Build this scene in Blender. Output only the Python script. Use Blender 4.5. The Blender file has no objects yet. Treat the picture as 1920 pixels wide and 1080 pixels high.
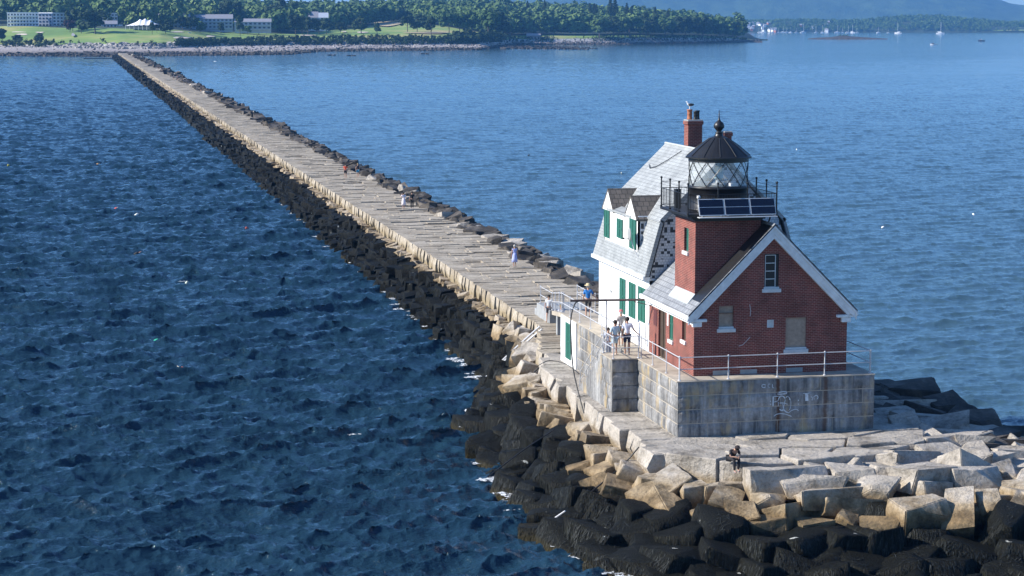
import bpy, bmesh, math, random
import numpy as np
from mathutils import Vector, Matrix, Euler, noise
R = math.radians
scn = bpy.context.scene
COL = scn.collection

# ------------------------------------------------------------------ camera
F_PX = 3733.0; YH = 45.0
PITCH = math.atan((540 - YH) / F_PX)
PSI = R(12.3283)
CAM = Vector((-25.92, -83.92, 21.6))
cam_d = bpy.data.cameras.new('camera'); cam = bpy.data.objects.new('camera', cam_d); COL.objects.link(cam)
cam_d.sensor_width = 36; cam_d.lens = F_PX / 1920 * 36
cam_d.clip_start = 1; cam_d.clip_end = 60000
cam.location = CAM; cam.rotation_euler = (R(90) - PITCH, 0, -PSI)
scn.camera = cam
# ------------------------------------------------------------------ light
SUN_EL = R(31); SUN_DIR = Vector((-0.9943, 0.107, 0)).normalized()   # horizontal direction towards the sun
w = bpy.data.worlds.new('World'); scn.world = w; w.use_nodes = True
nt = w.node_tree; bg = nt.nodes['Background']
sky = nt.nodes.new('ShaderNodeTexSky'); sky.sky_type = 'NISHITA'; sky.sun_disc = False
sky.sun_elevation = SUN_EL; sky.sun_rotation = math.atan2(SUN_DIR.x, SUN_DIR.y)
sky.altitude = 0; sky.air_density = 1.0; sky.dust_density = 0.3; sky.ozone_density = 3.0
tint = nt.nodes.new('ShaderNodeMix'); tint.data_type = 'RGBA'; tint.blend_type = 'MULTIPLY'; tint.inputs[0].default_value = 1
tint.inputs[7].default_value = (.61, .81, 1.08, 1); nt.links.new(sky.outputs[0], tint.inputs[6])
nt.links.new(tint.outputs[2], bg.inputs[0]); bg.inputs[1].default_value = 0.10
sd = bpy.data.lights.new('sun', 'SUN'); sd.energy = 5.0; sd.angle = R(0.5); sd.color = (1.0, 0.955, 0.88)
sun = bpy.data.objects.new('sun', sd); COL.objects.link(sun)
sv = Vector((SUN_DIR.x * math.cos(SUN_EL), SUN_DIR.y * math.cos(SUN_EL), math.sin(SUN_EL)))
sun.rotation_euler = sv.to_track_quat('Z', 'Y').to_euler(); sun.location = (-60, 0, 60)
scn.view_settings.view_transform = 'Standard'; scn.view_settings.look = 'None'
scn.view_settings.exposure = 0.82; scn.view_settings.gamma = 1

def ray(px, py):
    x = (px - 960) / F_PX; y = (540 - py) / F_PX
    fw = math.cos(PITCH) + y * math.sin(PITCH); up = -math.sin(PITCH) + y * math.cos(PITCH)
    c, s = math.cos(PSI), math.sin(PSI)
    return Vector((x * c + fw * s, -x * s + fw * c, up))
def atz(px, py, z):
    r = ray(px, py); return CAM + r * ((z - CAM.z) / r.z)

# ------------------------------------------------------------------ tagging
def tag(o, label=None, cat=None, group=None, kind=None):
    if label: o['label'] = label
    if cat: o['category'] = cat
    if group: o['group'] = group
    if kind: o['kind'] = kind
    return o
def empty(name, loc, rz=0):
    o = bpy.data.objects.new(name, None); COL.objects.link(o); o.location = loc; o.rotation_euler = (0, 0, rz)
    o.empty_display_size = .3
    return o
def link(name, me, parent=None, loc=None):
    o = bpy.data.objects.new(name, me); COL.objects.link(o)
    if parent is not None:
        o.parent = parent
    if loc is not None: o.location = loc
    return o
def part(name, me, parent):                       # mesh written in world coordinates, parent an unrotated empty
    o = bpy.data.objects.new(name, me); COL.objects.link(o); o.parent = parent
    o.location = -Vector(parent.location) if parent.parent is None else (0, 0, 0)
    return o

# ------------------------------------------------------------------ materials
class NB:
    def __init__(s, name):
        s.m = bpy.data.materials.new(name); s.m.use_nodes = True; s.t = s.m.node_tree
        s.b = s.t.nodes['Principled BSDF']
    def n(s, typ, **kw):
        nd = s.t.nodes.new(typ)
        for k, v in kw.items():
            if k.startswith('_'): setattr(nd, k[1:], v)
            else: nd.inputs[k.replace('__', ' ')].default_value = v
        return nd
    def l(s, a, b): s.t.links.new(a, b)
    def pos(s, sx=1, sy=1, sz=1):
        if not hasattr(s, 'geo'): s.geo = s.n('ShaderNodeNewGeometry')
        mp = s.n('ShaderNodeMapping'); mp.inputs['Scale'].default_value = (sx, sy, sz)
        s.l(s.geo.outputs['Position'], mp.inputs[0]); return mp.outputs[0]
    def noise(s, vec, scale, detail=4, rough=.6, dist=0):
        nd = s.n('ShaderNodeTexNoise'); nd.inputs['Scale'].default_value = scale
        nd.inputs['Detail'].default_value = detail; nd.inputs['Roughness'].default_value = rough
        nd.inputs['Distortion'].default_value = dist
        s.l(vec, nd.inputs['Vector']); return nd.outputs['Fac']
    def ramp(s, fac, stops, interp='LINEAR'):
        r = s.n('ShaderNodeValToRGB'); e = r.color_ramp.elements; r.color_ramp.interpolation = interp
        while len(e) < len(stops): e.new(.5)
        for el, (p, c) in zip(e, stops):
            el.position = p; el.color = (*c, 1) if len(c) == 3 else c
        s.l(fac, r.inputs[0]); return r.outputs[0]
    def mix(s, fac, a, b, mode='MIX'):
        m = s.n('ShaderNodeMix', _data_type='RGBA', _blend_type=mode)
        for inp, v in ((m.inputs[0], fac), (m.inputs[6], a), (m.inputs[7], b)):
            if isinstance(v, (int, float)): inp.default_value = v
            elif isinstance(v, tuple): inp.default_value = (*v, 1)
            else: s.l(v, inp)
        return m.outputs[2]
    def math(s, op, a, b=0, c=None):
        m = s.n('ShaderNodeMath', _operation=op)
        for i, v in enumerate((a, b) if c is None else (a, b, c)):
            if isinstance(v, (int, float)): m.inputs[i].default_value = v
            else: s.l(v, m.inputs[i])
        return m.outputs[0]
    def sep(s, vec=None):
        x = s.n('ShaderNodeSeparateXYZ'); s.l(vec if vec is not None else s.pos(), x.inputs[0]); return x.outputs
    def comb(s, x, y, z=0):
        c = s.n('ShaderNodeCombineXYZ')
        for i, v in enumerate((x, y, z)):
            if isinstance(v, (int, float)): c.inputs[i].default_value = v
            else: s.l(v, c.inputs[i])
        return c.outputs[0]
    def bump(s, h, strength=.5, dist=.05, prev=None):
        b = s.n('ShaderNodeBump'); b.inputs['Strength'].default_value = strength; b.inputs['Distance'].default_value = dist
        s.l(h, b.inputs['Height'])
        if prev is not None: s.l(prev, b.inputs['Normal'])
        return b.outputs[0]
    def out(s, col=None, rough=None, norm=None, **kw):
        if col is not None:
            if isinstance(col, tuple): s.b.inputs['Base Color'].default_value = (*col, 1)
            else: s.l(col, s.b.inputs['Base Color'])
        if rough is not None:
            if isinstance(rough, (int, float)): s.b.inputs['Roughness'].default_value = rough
            else: s.l(rough, s.b.inputs['Roughness'])
        if norm is not None: s.l(norm, s.b.inputs['Normal'])
        for k, v in kw.items(): s.b.inputs[k.replace('__', ' ')].default_value = v
        return s.m
def plain(name, col, rough=.6, var=.15, scale=3, bump=.0, metal=0):
    b = NB(name); p = b.pos(); n = b.noise(p, scale, 5)
    c = b.ramp(n, [(.3, tuple(x * (1 - var) for x in col)), (.7, tuple(min(1, x * (1 + var)) for x in col))])
    nm = b.bump(b.noise(p, scale * 6, 4), bump, .02) if bump else None
    return b.out(c, rough, nm, Metallic=metal)

def m_granite(name, top, lo, hi):
    """granite whose stain follows the tide mark: pale above, ochre algae lower, black at the bottom"""
    b = NB(name); p = b.pos(); n1 = b.noise(p, .7, 5, .65); n2 = b.noise(p, 7, 6, .7); n3 = b.noise(p, 30, 4, .6)
    z = b.sep()[2]
    zz = b.math('ADD', z, b.math('MULTIPLY', b.math('SUBTRACT', n1, .5), 1.6))
    zn = b.math('DIVIDE', b.math('ADD', zz, 1), 5)
    tide = b.ramp(zn, [(.40, (.016, .017, .012)), (.475, (.12, .09, .045)), (.54, lo), (.63, hi), (.75, top)])
    v = b.ramp(n2, [(.28, (.55, .55, .55)), (.5, (.95, .95, .95)), (.75, (1.15, 1.13, 1.1))])
    c = b.mix(1, tide, v, 'MULTIPLY')
    v2 = b.ramp(n1, [(.34, (.45, .43, .40)), (.46, (.85, .83, .80)), (.6, (1.08, 1.06, 1.04))]); c = b.mix(1, c, v2, 'MULTIPLY')
    sp = b.ramp(n3, [(.36, (.45, .44, .43)), (.47, (1, 1, 1))]); c = b.mix(.45, c, sp, 'MULTIPLY')
    nm = b.bump(b.noise(p, 2.2, 5, .6), .8, .18); nm = b.bump(n2, .8, .08, nm); nm = b.bump(n3, .5, .03, nm)
    return b.out(c, .85, nm)
M = {}
M['cap'] = m_granite('granite_tide', (.46, .42, .365), (.24, .165, .08), (.37, .285, .175))
def m_walk():
    b = NB('walkway_granite'); p = b.pos(); n1 = b.noise(p, .35, 5, .6); n2 = b.noise(p, 5, 6, .7); n3 = b.noise(b.pos(.8, 2.2, 1), 1.2, 5, .7)
    c = b.ramp(n1, [(.3, (.29, .235, .165)), (.55, (.43, .37, .285)), (.75, (.51, .45, .36))])
    v = b.ramp(n2, [(.3, (.55, .54, .52)), (.55, (1, 1, 1)), (.75, (1.2, 1.2, 1.18))]); c = b.mix(1, c, v, 'MULTIPLY')
    s = b.ramp(n3, [(.36, (.45, .43, .4)), (.5, (1, 1, 1))]); c = b.mix(.7, c, s, 'MULTIPLY')
    z = b.math('DIVIDE', b.math('ADD', b.sep()[2], b.math('MULTIPLY', n1, .9)), 4)
    c = b.mix(b.ramp(z, [(.70, (1, 1, 1)), (.84, (0, 0, 0))]), c, (.28, .22, .13))
    c = b.mix(b.ramp(z, [(.45, (1, 1, 1)), (.58, (0, 0, 0))]), c, (.02, .02, .015))
    return b.out(c, .9, b.bump(n2, .7, .06))
M['walk'] = m_walk()
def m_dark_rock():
    b = NB('brown_black_rock'); p = b.pos(); n1 = b.noise(p, .45, 5, .65); n2 = b.noise(p, 6, 6, .7)
    c = b.ramp(n1, [(.36, (.018, .016, .014)), (.50, (.055, .046, .037)), (.60, (.12, .10, .08)), (.72, (.28, .25, .20))])  # brown-black stone with paler patches spread by noise
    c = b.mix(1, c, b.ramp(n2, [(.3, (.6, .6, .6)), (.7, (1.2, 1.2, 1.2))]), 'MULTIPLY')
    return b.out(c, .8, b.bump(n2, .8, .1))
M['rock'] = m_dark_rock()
def m_weed():
    b = NB('rockweed'); h = b.noise(b.pos(16, 16, 1.6), 1, 4, .6, .6); n1 = b.noise(b.pos(), .8, 5, .6); f = b.noise(b.pos(60, 60, 5), 1, 3, .6)
    c = b.ramp(h, [(.36, (.0015, .0017, .0012)), (.55, (.007, .0075, .005)), (.72, (.03, .031, .021))])
    z = b.math('ADD', b.sep()[2], b.math('MULTIPLY', n1, .8))
    olive = b.ramp(z, [(.15, (1, 1, 1)), (.7, (0, 0, 0))])
    c = b.mix(b.math('MULTIPLY', olive, .75), c, b.mix(h, (.012, .010, .003), (.10, .075, .02)))
    w = b.ramp(b.noise(b.pos(), 1.7, 3, .5), [(.735, (0, 0, 0)), (.75, (1, 1, 1))])
    c = b.mix(w, c, (.5, .5, .45))
    nm = b.bump(h, .9, .12); nm = b.bump(f, .6, .03, nm)
    return b.out(c, .6, nm, **{'Specular IOR Level': .15})
M['weed'] = m_weed()
def m_frond():
    b = NB('rockweed_frond'); h = b.noise(b.pos(14, 14, 1.2), 1, 4, .7); z = b.math('ADD', b.sep()[2], b.math('MULTIPLY', b.noise(b.pos(), .8, 4), .8))
    c = b.ramp(h, [(.35, (.006, .0065, .006)), (.55, (.030, .033, .031)), (.72, (.075, .080, .075))])
    c = b.mix(b.math('MULTIPLY', b.ramp(z, [(.15, (1, 1, 1)), (.7, (0, 0, 0))]), .7), c, b.mix(h, (.02, .015, .004), (.15, .11, .03)))
    return b.out(c, .6, **{'Specular IOR Level': .12})
M['frond'] = m_frond()
def m_foundation():
    b = NB('foundation_granite'); z = b.sep()[2]
    st = b.noise(b.pos(2.6, 2.6, .35), 1, 6, .65); n2 = b.noise(b.pos(), 6, 6, .65); big = b.noise(b.pos(), .6, 3, .5)
    c = b.ramp(big, [(.35, (.21, .205, .20)), (.65, (.35, .345, .335))])
    c = b.mix(1, c, b.ramp(st, [(.34, (.28, .29, .31)), (.46, (.70, .70, .70)), (.57, (1, 1, 1)), (.68, (1.35, 1.35, 1.35))]), 'MULTIPLY')
    c = b.mix(.8, c, b.ramp(n2, [(.3, (.6, .6, .6)), (.6, (1.05, 1.05, 1.05))]), 'MULTIPLY')
    och = b.ramp(b.noise(b.pos(1.4, 1.4, .5), 1, 4, .5), [(.55, (0, 0, 0)), (.68, (1, 1, 1))])
    c = b.mix(b.math('MULTIPLY', och, .55), c, (.50, .36, .16))
    # rust runs below the railing posts on the seaward face
    x, y, _ = b.sep()
    wob = b.math('MULTIPLY', b.math('SUBTRACT', b.noise(b.pos(1, 1, 2.5), 1, 4), .5), .25)
    for rx, wd, st_ in ((4.72, .14, .9), (6.98, .15, .75)):
        d = b.math('ABSOLUTE', b.math('SUBTRACT', b.math('ADD', x, wob), rx))
        k = b.ramp(b.math('DIVIDE', d, wd), [(.3, (st_, st_, st_)), (1, (0, 0, 0))])
        k = b.math('MULTIPLY', k, b.ramp(y, [(.0, (1, 1, 1)), (.3, (0, 0, 0))]))
        c = b.mix(k, c, (.075, .028, .01))
    return b.out(c, .88, b.bump(n2, .6, .06))
M['found'] = m_foundation()
def m_brick(name, painted=None):
    b = NB(name); x, y, z = b.sep()
    v = b.comb(b.math('ADD', x, y), z)
    t = b.n('ShaderNodeTexBrick'); t.offset = .5
    b.l(v, t.inputs['Vector']); t.inputs['Scale'].default_value = 1
    t.inputs['Brick Width'].default_value = .215; t.inputs['Row Height'].default_value = .078
    t.inputs['Mortar Size'].default_value = .010; t.inputs['Mortar Smooth'].default_value = .2
    t.inputs['Color1'].default_value = (.22, .040, .027, 1); t.inputs['Color2'].default_value = (.13, .027, .020, 1)
    t.inputs['Mortar'].default_value = (.33, .19, .15, 1)
    n = b.noise(b.pos(), 1.3, 6, .65)
    c = b.mix(1, t.outputs[0], b.ramp(n, [(.34, (.68, .65, .64)), (.5, (.95, .95, .95)), (.68, (1.15, 1.12, 1.12))]), 'MULTIPLY')
    pt = b.ramp(b.noise(b.pos(), 2.4, 7, .8), [(.67, (0, 0, 0)), (.74, (1, 1, 1))]); c = b.mix(pt, c, (.5, .48, .45))
    return b.out(c, .85, b.bump(t.outputs['Fac'], -.6, .02))
M['brick'] = m_brick('red_brick')
def m_white():
    b = NB('whitewash'); n = b.noise(b.pos(1, 1, .4), 1.5, 6, .7); n2 = b.noise(b.pos(), 9, 5)
    c = b.ramp(n, [(.28, (.60, .60, .57)), (.42, (.80, .81, .80)), (.7, (.86, .87, .87))])
    return b.out(c, .75, b.bump(n2, .35, .03))
M['white'] = m_white()
M['trim'] = plain('white_trim_paint', (.74, .75, .74), .6, .12, 4)
def m_slate(name, c1, c2, w, h, mort, axis='y', k=1.4):
    b = NB(name); x, y, z = b.sep(); u = y if axis == 'y' else x
    v = b.comb(u, b.math('MULTIPLY', z, k))
    t = b.n('ShaderNodeTexBrick'); t.offset = .5; b.l(v, t.inputs['Vector']); t.inputs['Scale'].default_value = 1
    t.inputs['Brick Width'].default_value = w; t.inputs['Row Height'].default_value = h; t.inputs['Mortar Size'].default_value = .018
    t.inputs['Mortar Smooth'].default_value = .3; t.inputs['Bias'].default_value = 0
    t.inputs['Color1'].default_value = (*c1, 1); t.inputs['Color2'].default_value = (*c2, 1); t.inputs['Mortar'].default_value = (*mort, 1)
    n = b.noise(b.pos(), 1.1, 6, .7); c = b.mix(1, t.outputs[0], b.ramp(n, [(.3, (.7, .7, .7)), (.65, (1.12, 1.12, 1.12))]), 'MULTIPLY')
    return b.out(c, .6, b.bump(t.outputs['Fac'], -.7, .03))
M['slate'] = m_slate('grey_slate', (.37, .385, .38), (.31, .325, .32), .25, .20, (.19, .195, .195))
M['slate_low'] = m_slate('weathered_slate', (.30, .31, .32), (.22, .23, .24), .32, .26, (.10, .10, .11), k=1.414)
M['shingle'] = m_slate('brown_shingle', (.17, .145, .12), (.10, .088, .074), .30, .30, (.04, .036, .03), 'x')
def m_patchy():
    b = NB('flaking_white_shingle'); x, y, z = b.sep(); v = b.comb(x, z)
    t = b.n('ShaderNodeTexBrick'); b.l(v, t.inputs['Vector']); t.inputs['Scale'].default_value = 1
    t.inputs['Brick Width'].default_value = .15; t.inputs['Row Height'].default_value = .13; t.inputs['Mortar Size'].default_value = .01
    t.inputs['Color1'].default_value = (.62, .62, .62, 1); t.inputs['Color2'].default_value = (.50, .52, .55, 1); t.inputs['Mortar'].default_value = (.3, .3, .32, 1)
    wn = b.n('ShaderNodeTexWhiteNoise')
    sn = b.n('ShaderNodeVectorMath', _operation='SNAP'); b.l(v, sn.inputs[0]); sn.inputs[1].default_value = (.15, .13, 1); b.l(sn.outputs[0], wn.inputs[0])
    big = b.noise(b.pos(), .9, 3)
    k = b.math('GREATER_THAN', b.math('ADD', wn.outputs[0], b.math('MULTIPLY', big, .5)), 1.06)
    return b.out(b.mix(k, t.outputs[0], (.04, .045, .05)), .8)
M['patchy'] = m_patchy()
M['green'] = plain('green_shutter_paint', (.025, .125, .09), .5, .18, 6)
M['door'] = plain('brown_door', (.055, .035, .022), .6, .2, 4)
M['wood'] = plain('weathered_plywood', (.34, .255, .19), .8, .25, 5, .2)
M['black'] = plain('black_iron_paint', (.012, .012, .013), .42, .3, 5)
M['zinc'] = plain('flashing_metal', (.42, .44, .44), .5, .15, 6)
M['pipe'] = plain('galvanised_pipe', (.50, .50, .51), .45, .12, 5)
M['pipe_dark'] = plain('rusty_dark_pipe', (.05, .03, .025), .6, .4, 8)
M['hose'] = plain('black_hose', (.012, .012, .012), .5)
M['sill'] = plain('stone_sill', (.58, .59, .58), .8, .1, 8)
M['panel'] = plain('solar_cells', (.006, .008, .022), .15, .2, 20)
M['alu'] = plain('aluminium', (.6, .61, .62), .35, .08, 4)
M['terracotta'] = plain('terracotta', (.38, .14, .07), .8, .25, 12)
M['deckc'] = plain('concrete_platform', (.40, .345, .27), .9, .28, 1.6, .4)
M['conc'] = plain('grey_concrete', (.30, .31, .31), .9, .15, 3, .3)
M['graf'] = plain('white_spray_paint', (.58, .62, .65), .8, .2, 9)
M['rust'] = plain('orange_rust', (.42, .12, .03), .9, .35, 9)
M['tan_cloth'] = plain('straw', (.62, .5, .3), .9)
def flat(name, col, rough=.8): return plain(name, col, rough, .08, 12)
def m_glass():
    b = NB('lantern_glass'); b.out((.85, .93, .92), .02, None, Alpha=.22); b.b.inputs['Specular IOR Level'].default_value = .8
    return b.m
M['glass'] = m_glass()
b = NB('window_glass'); M['wglass'] = b.out((.012, .018, .026), .08)
b = NB('lens_glass'); M['lens'] = b.out((.55, .75, .8), .1, None, Alpha=.6)

# ------------------------------------------------------------------ mesh builder
class MB:
    def __init__(s): s.v = []; s.f = []; s.m = []
    def add(s, vs, fs, mi=0):
        o = len(s.v); s.v += [tuple(v) for v in vs]; s.f += [tuple(i + o for i in f) for f in fs]; s.m += [mi] * len(fs); return s
    def box(s, x0, x1, y0, y1, z0, z1, mi=0):
        return s.add([(x, y, z) for z in (z0, z1) for x, y in ((x0, y0), (x1, y0), (x1, y1), (x0, y1))],
                     [(0, 3, 2, 1), (4, 5, 6, 7), (0, 1, 5, 4), (1, 2, 6, 5), (2, 3, 7, 6), (3, 0, 4, 7)], mi)
    def bbox(s, x0, x1, y0, y1, z0, z1, bv=.01, mi=0):
        bm = bmesh.new(); bmesh.ops.create_cube(bm, size=1)
        for v in bm.verts: v.co = Vector(((x0 + x1) / 2 + v.co.x * (x1 - x0), (y0 + y1) / 2 + v.co.y * (y1 - y0), (z0 + z1) / 2 + v.co.z * (z1 - z0)))
        bmesh.ops.bevel(bm, geom=bm.edges[:], offset=bv, segments=1, affect='EDGES'); bm.verts.index_update()
        s.add([v.co.copy() for v in bm.verts], [[v.index for v in f.verts] for f in bm.faces], mi); bm.free(); return s
    def prism(s, poly, a0, a1, axis='y', mi=0):
        n = len(poly)
        if axis == 'y': P = lambda p, a: (p[0], a, p[1])
        elif axis == 'x': P = lambda p, a: (a, p[0], p[1])
        else: P = lambda p, a: (p[0], p[1], a)
        vs = [P(p, a0) for p in poly] + [P(p, a1) for p in poly]
        fs = [tuple(range(n)), tuple(range(2 * n - 1, n - 1, -1))] + [(i, (i + 1) % n + 0, (i + 1) % n + n, i + n)[::-1] for i in range(n)]
        return s.add(vs, fs, mi)
    def quad(s, a, b, c, d, mi=0): return s.add([a, b, c, d], [(0, 1, 2, 3)], mi)
    def lathe(s, cx, cy, prof, n=24, mi=0, sm=True):
        vs = []; fs = []
        for r, z in prof:
            for i in range(n):
                a = 2 * math.pi * i / n; vs.append((cx + r * math.cos(a), cy + r * math.sin(a), z))
        for k in range(len(prof) - 1):
            for i in range(n):
                j = (i + 1) % n; fs.append((k * n + i, k * n + j, (k + 1) * n + j, (k + 1) * n + i))
        fs.append(tuple(range(n - 1, -1, -1))); fs.append(tuple((len(prof) - 1) * n + i for i in range(n)))
        return s.add(vs, fs, mi)
    def tube(s, pts, r, n=6, mi=0):
        pts = [Vector(p) for p in pts]; vs = []; fs = []
        for i, p in enumerate(pts):
            d = (pts[min(i + 1, len(pts) - 1)] - pts[max(i - 1, 0)]).normalized()
            u = d.cross(Vector((0, 0, 1)) if abs(d.z) < .9 else Vector((1, 0, 0))).normalized(); w_ = d.cross(u)
            for k in range(n):
                a = 2 * math.pi * k / n; vs.append(p + (u * math.cos(a) + w_ * math.sin(a)) * r)
        for i in range(len(pts) - 1):
            for k in range(n):
                j = (k + 1) % n; fs.append((i * n + k, i * n + j, (i + 1) * n + j, (i + 1) * n + k))
        fs.append(tuple(range(n - 1, -1, -1))); fs.append(tuple((len(pts) - 1) * n + k for k in range(n)))
        return s.add(vs, fs, mi)
    def ball(s, c, r, sc=(1, 1, 1), mi=0, n=10):
        prof = [(math.sin(math.pi * k / 8), -math.cos(math.pi * k / 8)) for k in range(9)]
        q = MB().lathe(0, 0, [(max(a, .02), z) for a, z in prof], n)
        return s.add([(c[0] + v[0] * r * sc[0], c[1] + v[1] * r * sc[1], c[2] + v[2] * r * sc[2]) for v in q.v], q.f, mi)
    def mesh(s, name, mats, smooth=False):
        me = bpy.data.meshes.new(name); me.from_pydata(s.v, [], s.f)
        for m in (mats if isinstance(mats, (list, tuple)) else [mats]): me.materials.append(m)
        me.polygons.foreach_set('material_index', s.m)
        if smooth: me.polygons.foreach_set('use_smooth', [True] * len(s.f))
        me.validate(); me.update()
        bm = bmesh.new(); bm.from_mesh(me); bmesh.ops.recalc_face_normals(bm, faces=bm.faces); bm.to_mesh(me); bm.free()
        return me
    def build(s, name, mats, parent=None, smooth=False):
        me = s.mesh(name, mats, smooth)
        return part(name, me, parent) if parent is not None else link(name, me)
def npmesh(name, V, F, mats, smooth=False, mi=None):
    V = np.asarray(V, np.float32); F = np.asarray(F, np.int32); k = F.shape[1]
    me = bpy.data.meshes.new(name); me.vertices.add(len(V)); me.vertices.foreach_set('co', V.ravel())
    me.loops.add(F.size); me.loops.foreach_set('vertex_index', F.ravel())
    me.polygons.add(len(F)); me.polygons.foreach_set('loop_start', np.arange(0, F.size, k, dtype=np.int32))
    for m in (mats if isinstance(mats, (list, tuple)) else [mats]): me.materials.append(m)
    if mi is not None: me.polygons.foreach_set('material_index', np.asarray(mi, np.int32))
    me.update(calc_edges=True); me.polygons.foreach_set('use_smooth', np.full(len(F), smooth))
    me.update()
    return me

# ------------------------------------------------------------------ water
def m_water():
    b = NB('sea_water'); x, y, z = b.sep()
    lee = b.ramp(b.math('DIVIDE', b.math('SUBTRACT', x, 4), 12), [(0, (0, 0, 0)), (1, (1, 1, 1))])
    slick = b.ramp(b.noise(b.pos(.010, .028, 1), 1, 4, .55, .4), [(.40, (0, 0, 0)), (.60, (1, 1, 1))])
    n1 = b.noise(b.pos(.75, 2.1, 1), 1.2, 6, .62, .25); n2 = b.noise(b.pos(.9, 2, 1), 5, 4, .6)
    gust = b.ramp(b.noise(b.pos(.05, .14, 1), 1, 6, .7), [(.3, (.35, .35, .35)), (.7, (1.4, 1.4, 1.4))])
    k1 = b.math('SUBTRACT', 1, b.math('MULTIPLY', lee, .50)); k1 = b.math('MULTIPLY', k1, gust)
    k1 = b.math('MULTIPLY', k1, b.math('SUBTRACT', 1, b.math('MULTIPLY', b.math('MULTIPLY', slick, lee), .35)))
    h = b.math('ADD', b.math('MULTIPLY', n1, .9), b.math('MULTIPLY', n2, .22))
    bp = b.n('ShaderNodeBump'); bp.inputs['Distance'].default_value = .24; b.l(k1, bp.inputs['Strength']); b.l(h, bp.inputs['Height'])
    deep = b.mix(lee, (.012, .037, .062), (.044, .092, .122))
    return b.out(deep, .06, bp.outputs[0], IOR=1.33)
M['water'] = m_water()
def ocean_tile(N, L, lam, wind, seed, amp):
    rs = np.random.RandomState(seed); k = np.fft.fftfreq(N, L / N) * 2 * np.pi
    kx, ky = np.meshgrid(k, k, indexing='ij'); kk = np.hypot(kx, ky); kk[0, 0] = 1e-6
    kp = 2 * np.pi / lam; ang = np.arctan2(ky, kx) - wind
    S = np.exp(-1.25 * (kp / kk) ** 2) / kk ** 3.45 * (np.cos(ang / 2) ** 2) ** 13 ; S[kk < kp * .35] = 0; S[0, 0] = 0
    H = np.sqrt(S) * (rs.randn(N, N) + 1j * rs.randn(N, N))
    h = np.real(np.fft.ifft2(H)); sc = amp / h.std()
    dx = np.real(np.fft.ifft2(1j * kx / kk * H)) * sc; dy = np.real(np.fft.ifft2(1j * ky / kk * H)) * sc
    return h * sc, dx, dy
def sample(T, L, x, y):
    N = T.shape[0]; u = (x / L % 1) * N; v = (y / L % 1) * N
    i = np.floor(u).astype(int); j = np.floor(v).astype(int); fu = u - i; fv = v - j; i %= N; j %= N; i2 = (i + 1) % N; j2 = (j + 1) % N
    return T[i, j] * (1 - fu) * (1 - fv) + T[i2, j] * fu * (1 - fv) + T[i, j2] * (1 - fu) * fv + T[i2, j2] * fu * fv
def build_sea():
    ang = np.concatenate([np.linspace(-60, -19, 14), np.linspace(-18.5, 18.5, 820), np.linspace(19, 60, 14)])
    r1 = 46 * np.exp(np.arange(0, 1580) * .0022); r2 = r1[-1] * np.exp(np.arange(1, 60) * .075)
    r = np.concatenate([np.array([5, 25]), r1, r2]); r = r[r < 42000]
    A, Rr = np.meshgrid(np.radians(ang) + PSI, r, indexing='ij')
    X = CAM.x + Rr * np.sin(A); Y = CAM.y + Rr * np.cos(A)
    Z = np.zeros_like(X); DX = Z.copy(); DY = Z.copy()
    lee = 1 - .60 * np.clip((X - 4) / 10, 0, 1)
    fade = np.clip((1500 - Rr) / 1200, 0, 1)
    calm = np.ones_like(X)
    for N, L, lam, wd, sd_, amp, rot in ((512, 83., 6.6, R(-80), 3, .18, .0), (512, 47., 2.3, R(-100), 5, .05, .35), (512, 23., .95, R(-72), 9, .020, -.25)):
        h, dx, dy = ocean_tile(N, L, lam, wd, sd_, amp); c, s = math.cos(rot), math.sin(rot)
        xr = X * c - Y * s; yr = X * s + Y * c
        q = lee * fade
        Z += sample(h, L, xr, yr) * q; a = sample(dx, L, xr, yr) * q; b_ = sample(dy, L, xr, yr) * q
        DX += (a * c + b_ * s) * .85; DY += (-a * s + b_ * c) * .85
    V = np.stack([X + DX, Y + DY, Z], -1).reshape(-1, 3); na, nr = X.shape
    i = np.arange(na - 1)[:, None] * nr + np.arange(nr - 1)[None]; i = i.ravel()
    F = np.stack([i, i + nr, i + nr + 1, i + 1], -1)[:, ::-1]
    o = link('sea', npmesh('sea', V, F, M['water'], True)); tag(o, kind='structure')
build_sea()

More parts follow.
